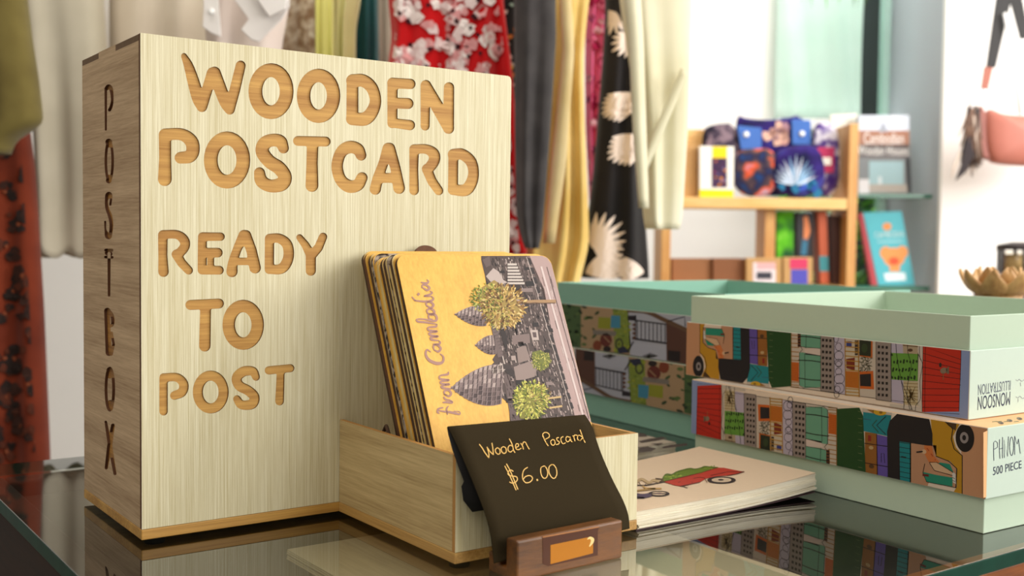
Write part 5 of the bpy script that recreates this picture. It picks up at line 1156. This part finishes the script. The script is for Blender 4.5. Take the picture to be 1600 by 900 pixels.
for x, y in ((1166, 210), (1253, 209)):
    c = pt(x, y, FS + .0635); b = MB(); b.lathe(c, [(0, 0), (.007, 0), (.006, .003), (0, .004)], 14, ax=HR, ay=(0, 0, 1), az=-HF); b.build('snap_button', m_white, p)
A = Art(flat_map(FS + .070)); 
for _ in range(16): blot(A, Q.uniform(1198, 1232), Q.uniform(192, 222), Q.uniform(4, 8), Q.choice([(226, 180, 160), (200, 150, 140), (170, 130, 140)]), 0, 8)
A.build('flower_print', p, .9)
pillow('pouch', [(1146, 240), (1170, 232), (1215, 232), (1216, 307), (1146, 307)], FS + .045, .016, m_p2, 'orange and blue patterned pouch at the left front of the shelf', 'pouch', PG)
p = pillow('pouch', [(1206, 244), (1230, 228), (1286, 226), (1290, 307), (1206, 307)], FS + .040, .016, m_p3, 'indigo pouch with a large white leaf, at the front of the shelf', 'pouch', PG)
A = Art(flat_map(FS + .0225)); 
for i in range(13):
    a = -2.9 + 2.7 * i / 12; l_ = 50 * (1 - .3 * abs(i - 6) / 6); dx, dy = math.cos(a), math.sin(a); A.poly([(1243, 290), (1243 + dx * l_ * .5 - dy * 2.0, 290 + dy * l_ * .5 + dx * 2.0), (1243 + dx * l_, 290 + dy * l_), (1243 + dx * l_ * .5 + dy * 2.0, 290 + dy * l_ * .5 - dx * 2.0)], Q.choice([(216, 226, 240), (150, 190, 224), (190, 206, 226)]), 0)
for _ in range(8): blot(A, Q.uniform(1218, 1285), Q.uniform(285, 305), Q.uniform(4, 8), Q.choice([(40, 110, 150), (60, 90, 190)]), 1, 8)
A.build('leaf_print', p, .9)
p = pillow('pouch', [(1268, 200), (1285, 188), (1306, 196), (1312, 230), (1310, 307), (1272, 307)], FS + .062, .014, m_p4, 'purple and white pouch with a magenta label at the right end of the shelf', 'pouch', PG)
solid_px('label_patch', [(1277, 230), (1304, 230), (1303, 270), (1277, 270)], FS + .045, .003, plain('magenta_label', (190, 30, 90), .6), parent=p); solid_px('name_tag', [(1281, 246), (1299, 246), (1299, 258), (1281, 258)], FS + .0435, .0012, m_wht, parent=p)
YL = 443.4
bx_ = thing_px('carton', [(1050, 404), (1112, 404), (1112, YL), (1050, YL)], FS + .03, .07, m_kraft_d, 'brown carton at the left of the lower shelf', 'box')
bx_ = thing_px('carton', [(1114, 404), (1164, 404), (1164, YL), (1114, YL)], FS + .02, .08, plain('dark_carton', (134, 84, 50), .75), 'dark brown carton second from left on the lower shelf', 'box')
bx_ = thing_px('carton', [(1166, 403), (1221, 403), (1221, YL), (1166, YL)], FS + .003, .02, m_kraft, 'kraft box with a white and pink label on the lower shelf', 'box')
A = Art(flat_map(FS + .003)); A.rect(1177, 410, 1212, 444, (236, 222, 224), 0); A.rect(1182, 425, 1206, 436, (60, 60, 70), 1); A.rect(1182, 410, 1212, 421, (226, 176, 176), 1); A.build('box_label', bx_)
bx_ = thing_px('carton', [(1224, 402), (1270, 402), (1270, YL), (1224, YL)], FS + .003, .02, m_kraft, 'kraft box with a magenta and blue label on the lower shelf', 'box')
A = Art(flat_map(FS + .003)); A.rect(1234, 404, 1262, 420, (210, 60, 100), 0); A.rect(1236, 421, 1262, 444, (84, 80, 180), 0); A.build('box_label', bx_)
BG = 'books on the lower pine shelf'
m_gb = cloth('green_photo', (0, 0, 0), scale=20, stops=[(.35, (40, 90, 50)), (.55, (96, 190, 40)), (.7, (150, 220, 90))])
o = solid_px('book', [(1214, 330), (1240, 330), (1240, YL), (1214, YL)], FS + .06, .04, m_gb, 'green-covered book behind the cartons on the lower shelf', 'book', BG)
p = thing_px('book', [(1244, 332), (1272, 332), (1270, YL), (1246, YL)], FS + .055, .03, plain('black_cover', (30, 26, 34), .5), 'black book with an orange figure on the lower shelf', 'book', BG, 'cover')
A = Art(flat_map(FS + .055)); A.curve([(1259, 340), (1261, 360), (1258, 376)], [7, 11, 6], (226, 140, 90), 0); A.curve([(1258, 376), (1256, 396)], 9, (60, 120, 150), 0); A.build('cover_print', p)
p = thing_px('book', [(1278, 330), (1292, 330), (1296, YL), (1282, YL)], FS + .040, .05, plain('rust_spine', (200, 96, 60), .6), 'slim rust book with a teal band on its spine', 'book', BG, 'cover')
A = Art(flat_map(FS + .040)); A.poly([(1280, 400), (1294, 400), (1295, 424), (1281, 424)], (70, 150, 160), 0); A.build('spine_print', p)
solid_px('book', [(1298, 336), (1313, 338), (1315, YL), (1300, YL)], FS + .045, .05, plain('brown_spine', (74, 42, 34), .6), 'dark brown book beside the right shelf panel', 'book', BG)

# ------------------------------------------------------------------ glass shelves in the window bay with books
m_gs = plain('shelf_glass_edge', (60, 120, 100), 0.15)
FG = 2.86
for y in (303, 447):
    b = MB(); r0, r1 = rz(1292, y, FG)[0], rB - .0006; z = rz(1400, y, FG)[1]; wbox(b, r0, r1, FG, FG + .18, z - .010, z, 0); b.m[2] = 1; b.m[5] = 1; b.m[3] = 1; b.m[4] = 1
    o = b.build('glass_shelf', [m_glass, m_gs]); tag(top_origin(o), 'upper glass shelf fixed to the shaded reveal, carrying a picture book' if y == 303 else 'lower glass shelf hidden behind the puzzle boxes, carrying a teal book', 'shelf', 'glass shelves in the window bay')
solid_px('book', [(1298, 179), (1340, 177), (1340, 303), (1298, 303)], FG + .05, .012, m_wht, 'white book standing behind the right end of the pine shelf', 'book')
m_pg = plain('book_cover_grey', (176, 180, 182), .5)
p = thing_px('book', [(1342, 180), (1421, 180), (1424, 302), (1342, 302)], FG + .012, .022, m_pg, 'picture book about Cambodian wooden houses on the upper glass shelf', 'book', None, 'cover')
A = Art(flat_map(FG + .012)); A.rect(1342, 180, 1421, 206, (222, 230, 244), 0); A.ell(1358, 192, 14, 7, (246, 248, 250), 1); A.ell(1400, 188, 16, 6, (246, 248, 250), 1); A.poly([(1372, 206), (1380, 190), (1388, 206)], (170, 176, 190), 2); A.rect(1342, 204, 1421, 232, (176, 128, 106), 1)
A.text('Cambodian', [(1350, 207), (1412, 207), (1412, 225), (1350, 225)], (250, 248, 244), 2); A.rect(1342, 226, 1421, 247, (120, 116, 118), 1); A.text('Wooden Houses', [(1341, 227), (1419, 228), (1419, 243), (1341, 242)], (250, 248, 244), 3)
A.rect(1342, 247, 1421, 290, (140, 146, 150), 1); A.rect(1358, 252, 1412, 288, (170, 204, 212), 2); A.rect(1372, 276, 1378, 288, (220, 234, 240), 3); A.rect(1358, 288, 1421, 300, (186, 180, 172), 2); A.rect(1342, 280, 1358, 302, (236, 236, 240), 2); A.poly([(1415, 247), (1422, 247), (1424, 302), (1418, 302)], (60, 62, 66), 3)
A.build('cover_print', p)
tb = thing('book', pt(1400, 446, FG + .02), 'teal book with a red spine and orange figure, leaning on the lower glass shelf', 'book')
solid_px('cover', [(1348, 332), (1409, 330), (1430, 446), (1372, 446)], FG + .012, .018, plain('teal_cover', (70, 176, 190), .45), parent=tb)
solid_px('spine', [(1342, 335), (1347.7, 332), (1371.7, 446), (1362, 446)], FG + .012, .018, plain('red_spine', (176, 56, 66), .5), parent=tb)
A = Art(flat_map(FG + .012)); OR = (232, 150, 84)
A.ell(1397, 402, 17, 15, OR, 0); A.ell(1384, 395, 9, 10, OR, 1); A.ell(1410, 394, 9, 10, OR, 1); A.rect(1390, 408, 1406, 424, OR, 1); A.ell(1397, 408, 8, 6, (226, 84, 50), 2); A.ell(1386, 354, 7, 6, OR, 0)
A.text('CAMBODIA', [(1366, 363), (1412, 361), (1414, 370), (1368, 372)], (206, 228, 228), 1); A.line([(1372, 378), (1410, 377)], 3, (150, 206, 214), 1); A.poly([(1381, 427), (1414, 426), (1416, 438), (1384, 439)], (226, 240, 244), 1)
A.build('cover_print', tb)

# ------------------------------------------------------------------ handbag on the white wall
FBAG = 2.62
m_bag = plain('salmon_leather', (186, 112, 96), .5, var=.06, vscale=60, bump=.1); m_bagd = plain('bag_gusset', (150, 86, 74), .55); m_strap = plain('black_strap', (42, 40, 40), .7); m_tab = plain('brown_leather', (164, 92, 72), .55); m_ring = plain('silver_ring', (220, 220, 222), .2, metal=1.0)
bag = pillow('handbag', [(1536, 166), (1560, 180), (1640, 182), (1700, 170), (1692, 258), (1640, 262), (1560, 258), (1540, 250)], FBAG, .035, m_bag, 'salmon leather handbag with black strap hanging on the white wall', 'handbag')
solid_px('gusset', [(1518, 172), (1535, 164), (1548, 190), (1552, 250), (1536, 246)], FBAG - .010, .03, m_bagd, parent=bag, bevel=.004)
def strap(poly, mat, name, f): solid_px(name, poly, f, .004, mat, parent=bag, bevel=.001)
strap([(1541, 105), (1556, 106), (1590, -40), (1562, -42)], m_strap, 'strap', FBAG - .012); strap([(1538, 104), (1552, 106), (1544, 140), (1533, 138)], m_tab, 'strap_tab', FBAG - .017)
strap([(1567, -42), (1590, -42), (1612, 70), (1636, 140), (1622, 142), (1594, 60)], m_strap, 'strap', FBAG - .006); strap([(1622, 140), (1637, 140), (1648, 172), (1634, 174)], m_tab, 'strap_tab', FBAG - .010)
c = pt(1535, 150, FBAG - .014); b = MB(); b.tube([c + HR * .012 * math.cos(t) + np.array([0, 0, .014 * math.sin(t)]) for t in [6.283 * i / 18 for i in range(18)]], .0025, 8, closed=True); b.build('ring', m_ring, bag)
m_cord = plain('white_cord', (236, 234, 232), .7)
b = MB(); b.tube([pt(1512, 190, FBAG - .02), pt(1530, 90, FBAG - .02), pt(1562, -40, FBAG - .02)], .003, 8); b.tube([pt(1570, 20, FBAG - .022), pt(1586, 110, FBAG - .022), pt(1594, 178, FBAG - .022)], .004, 8); b.build('white_cord', m_cord, bag)
solid_px('price_tag', [(1580, 64), (1606, 60), (1607, 76), (1582, 80)], FBAG - .016, .0015, m_white, parent=bag)
m_fur = [plain('brown_fur', (120, 92, 76), .9), plain('dark_fur', (54, 46, 48), .9), plain('pale_fur', (200, 184, 170), .9)]
b = MB()
for i in range(170):
    x0, y0 = Q.uniform(1512, 1530), Q.uniform(165, 205); L_ = Q.uniform(35, 75); dx = Q.uniform(-16, 10); f0 = FBAG - .03 - Q.uniform(0, .02)
    b.tube([pt(x0, y0, f0), pt(x0 + dx * .4, y0 + L_ * .5, f0 - .004), pt(x0 + dx, y0 + L_, f0)], [.0035, .003, .0008], 5, Q.choice([0, 0, 0, 1, 1, 2]))
b.prism([pt(*q, FBAG - .055) for q in [(1512, 212), (1519, 214), (1521, 245), (1508, 270), (1494, 282), (1503, 258), (1507, 235)]], HF * .006, 1); b.prism([pt(*q, FBAG - .05) for q in [(1500, 236), (1503, 240), (1494, 262), (1487, 278), (1490, 258)]], HF * .004, 2)
b.build('fur_tassel', m_fur, bag)
b = MB(); c = pt(1578, -34, FBAG); b.tube([c - HF * .03, c + HF * .08, c + HF * (FC - .0205 - FBAG)], .008, 12); b.lathe(c - HF * .036, [(0, 0), (.016, 0), (.018, .006), (.008, .012)], 14, ax=HR, ay=(0, 0, 1), az=HF)
o = b.build('wall_hook', m_white); tag(top_origin(o), 'white wall hook above the salmon handbag', 'hook')

# ------------------------------------------------------------------ carved lotus, lantern, hanging plant
m_lotus = wood('carved_lotus_wood', (206, 164, 104), (150, 104, 56), (0, 0, 1), 300, 8, .5, .7); FLO = 1.30
lc = pt(1562, 452, FLO); lc[2] = G
lot = thing('wooden_lotus', lc, 'carved wooden lotus standing behind the open puzzle box', 'ornament')
zp = rz(1562, 456, FLO)[1]
b = MB(); b.lathe(lc, [(0, 0), (.035, 0), (.038, .006), (.012, .02), (.010, zp - G - .03), (.022, zp - G - .012), (.026, zp - G - .004), (0, zp - G - .004)], 24); b.build('pedestal', m_lotus, lot)
b = MB()
def petal(a, tilt, L_, wd, z0):
    d = HR * math.cos(a) + HF * math.sin(a); s_ = np.cross(d, [0, 0, 1]); rows_ = []
    for i in range(9):
        t = i / 8; ang_ = tilt + .5 * t; p = np.array([lc[0], lc[1], z0]) + d * (.012 + L_ * t * math.cos(ang_ * .8)) + np.array([0, 0, L_ * math.sin(ang_ * t * .9) * t]); w_ = wd * math.sin(math.pi * (t * .86 + .14)) ** .8 if t < 1 else .0006
        rows_.append([p + s_ * w_ * (j / 4 - 1) + np.array([0, 0, .35 * wd * (j / 4 - 1) ** 2]) for j in range(9)])
    b.grid(rows_)
for i in range(8): b = MB(); petal(6.283 * i / 8 + .2, .25, .040, .016, zp - .004); b.build('petal', m_lotus, lot, solid=.003)
for i in range(6): b = MB(); petal(6.283 * i / 6 + .5, 1.0, .028, .013, zp - .002); b.build('petal', m_lotus, lot, solid=.003)
FLN = 2.2; m_lan = plain('dark_lantern_metal', (46, 34, 34), .5); m_wax = plain('amber_wax', (206, 176, 120), .5)
lr = rz(1592, 430, FLN)[0]; z0, z1 = rz(1592, 452, FLN)[1], rz(1592, 380, FLN)[1]; lc2 = W(lr, FLN, z0)
plin = thing('display_plinth', W(lr, FLN, FLOOR), 'plum painted plinth carrying the small lantern, right behind the puzzle boxes', 'plinth')
b = MB(); wbox(b, lr - .05, lr + .12, FLN - .06, FLN + .10, FLOOR, z0 + .012); b.build('body', plain('plum_paint', (82, 52, 62), .6), plin, bevel=.004)
lan = thing('lantern', lc2 + np.array([0, 0, .012]), 'small dark-framed glass lantern at the right edge of the photo', 'lantern')
h = z1 - z0 - .014; o_ = lc2 + np.array([0, 0, .0125])
b = MB(); b.lathe(o_, [(0, 0), (.044, 0), (.044, .014), (0, .014)], 24); b.build('base', m_lan, lan); b = MB(); b.lathe(o_ + [0, 0, h - .012], [(0, 0), (.044, 0), (.042, .010), (.014, .016), (0, .016)], 24); b.build('cap', m_lan, lan)
for i in range(6):
    a = 6.283 * i / 6 + .3; q = o_ + HR * .040 * math.cos(a) + HF * .040 * math.sin(a); b = MB(); b.tube([q + [0, 0, .013], q + [0, 0, h - .011]], .0035, 8); b.build('bar', m_lan, lan)
b = MB(); b.lathe(o_ + [0, 0, .0142], [(0, 0), (.028, 0), (.028, h * .55), (0, h * .55)], 20); b.build('candle', m_wax, lan)
b = MB(); b.lathe(o_ + [0, 0, .0142], [(.034, 0), (.034, h - .028)], 24); b.build('glass', glass_mat('lantern_glass', (.93, .9, .84)), lan)
hp_ = thing('hanging_plant', pt(1310, -120, 2.6), 'hanging plant whose leaf tips dip into the top of the photo', 'plant')
zc = float(hp_.location.z); r_ = rz(1310, -100, 2.6)[0]
b = MB(); b.lathe(W(r_, 2.6, zc), [(0, 0), (.05, 0), (.07, .09), (.065, .09), (.06, .08), (0, .08)], 20); b.build('pot', m_white, hp_)
b = MB()
for a in range(3): b.tube([W(r_ + .06 * math.cos(a * 2.1), 2.6 + .06 * math.sin(a * 2.1), zc + .09), W(r_, 2.6, zc + .4), W(r_, 2.6, CEIL)], .0015, 6)
b.build('cord', m_cord, hp_)
b = MB()
for i in range(46):
    a = Q.uniform(0, 6.283); R0 = Q.uniform(.03, .06); R1 = R0 + Q.uniform(.0, .05); tip = rz(1310, Q.uniform(-60, 22), 2.6)[1]; d = HR * math.cos(a) + HF * math.sin(a); s_ = np.cross(d, [0, 0, 1]) * .008
    p0 = W(r_, 2.6, zc + .08) + d * R0; p1 = W(r_, 2.6, zc + .10) + d * (R0 + R1) / 2 + d * .02; p2 = W(r_, 2.6, tip) + d * R1; pm = (p1 + p2) / 2 + d * .012
    b.add([p0 - s_ * .4, p0 + s_ * .4, p1 + s_, p1 - s_, pm + s_ * 1.1, pm - s_ * 1.1, p2], [(0, 1, 2, 3), (3, 2, 4, 5), (5, 4, 6)], Q.randint(0, 2), True)
b.build('foliage', m_leaf, hp_)
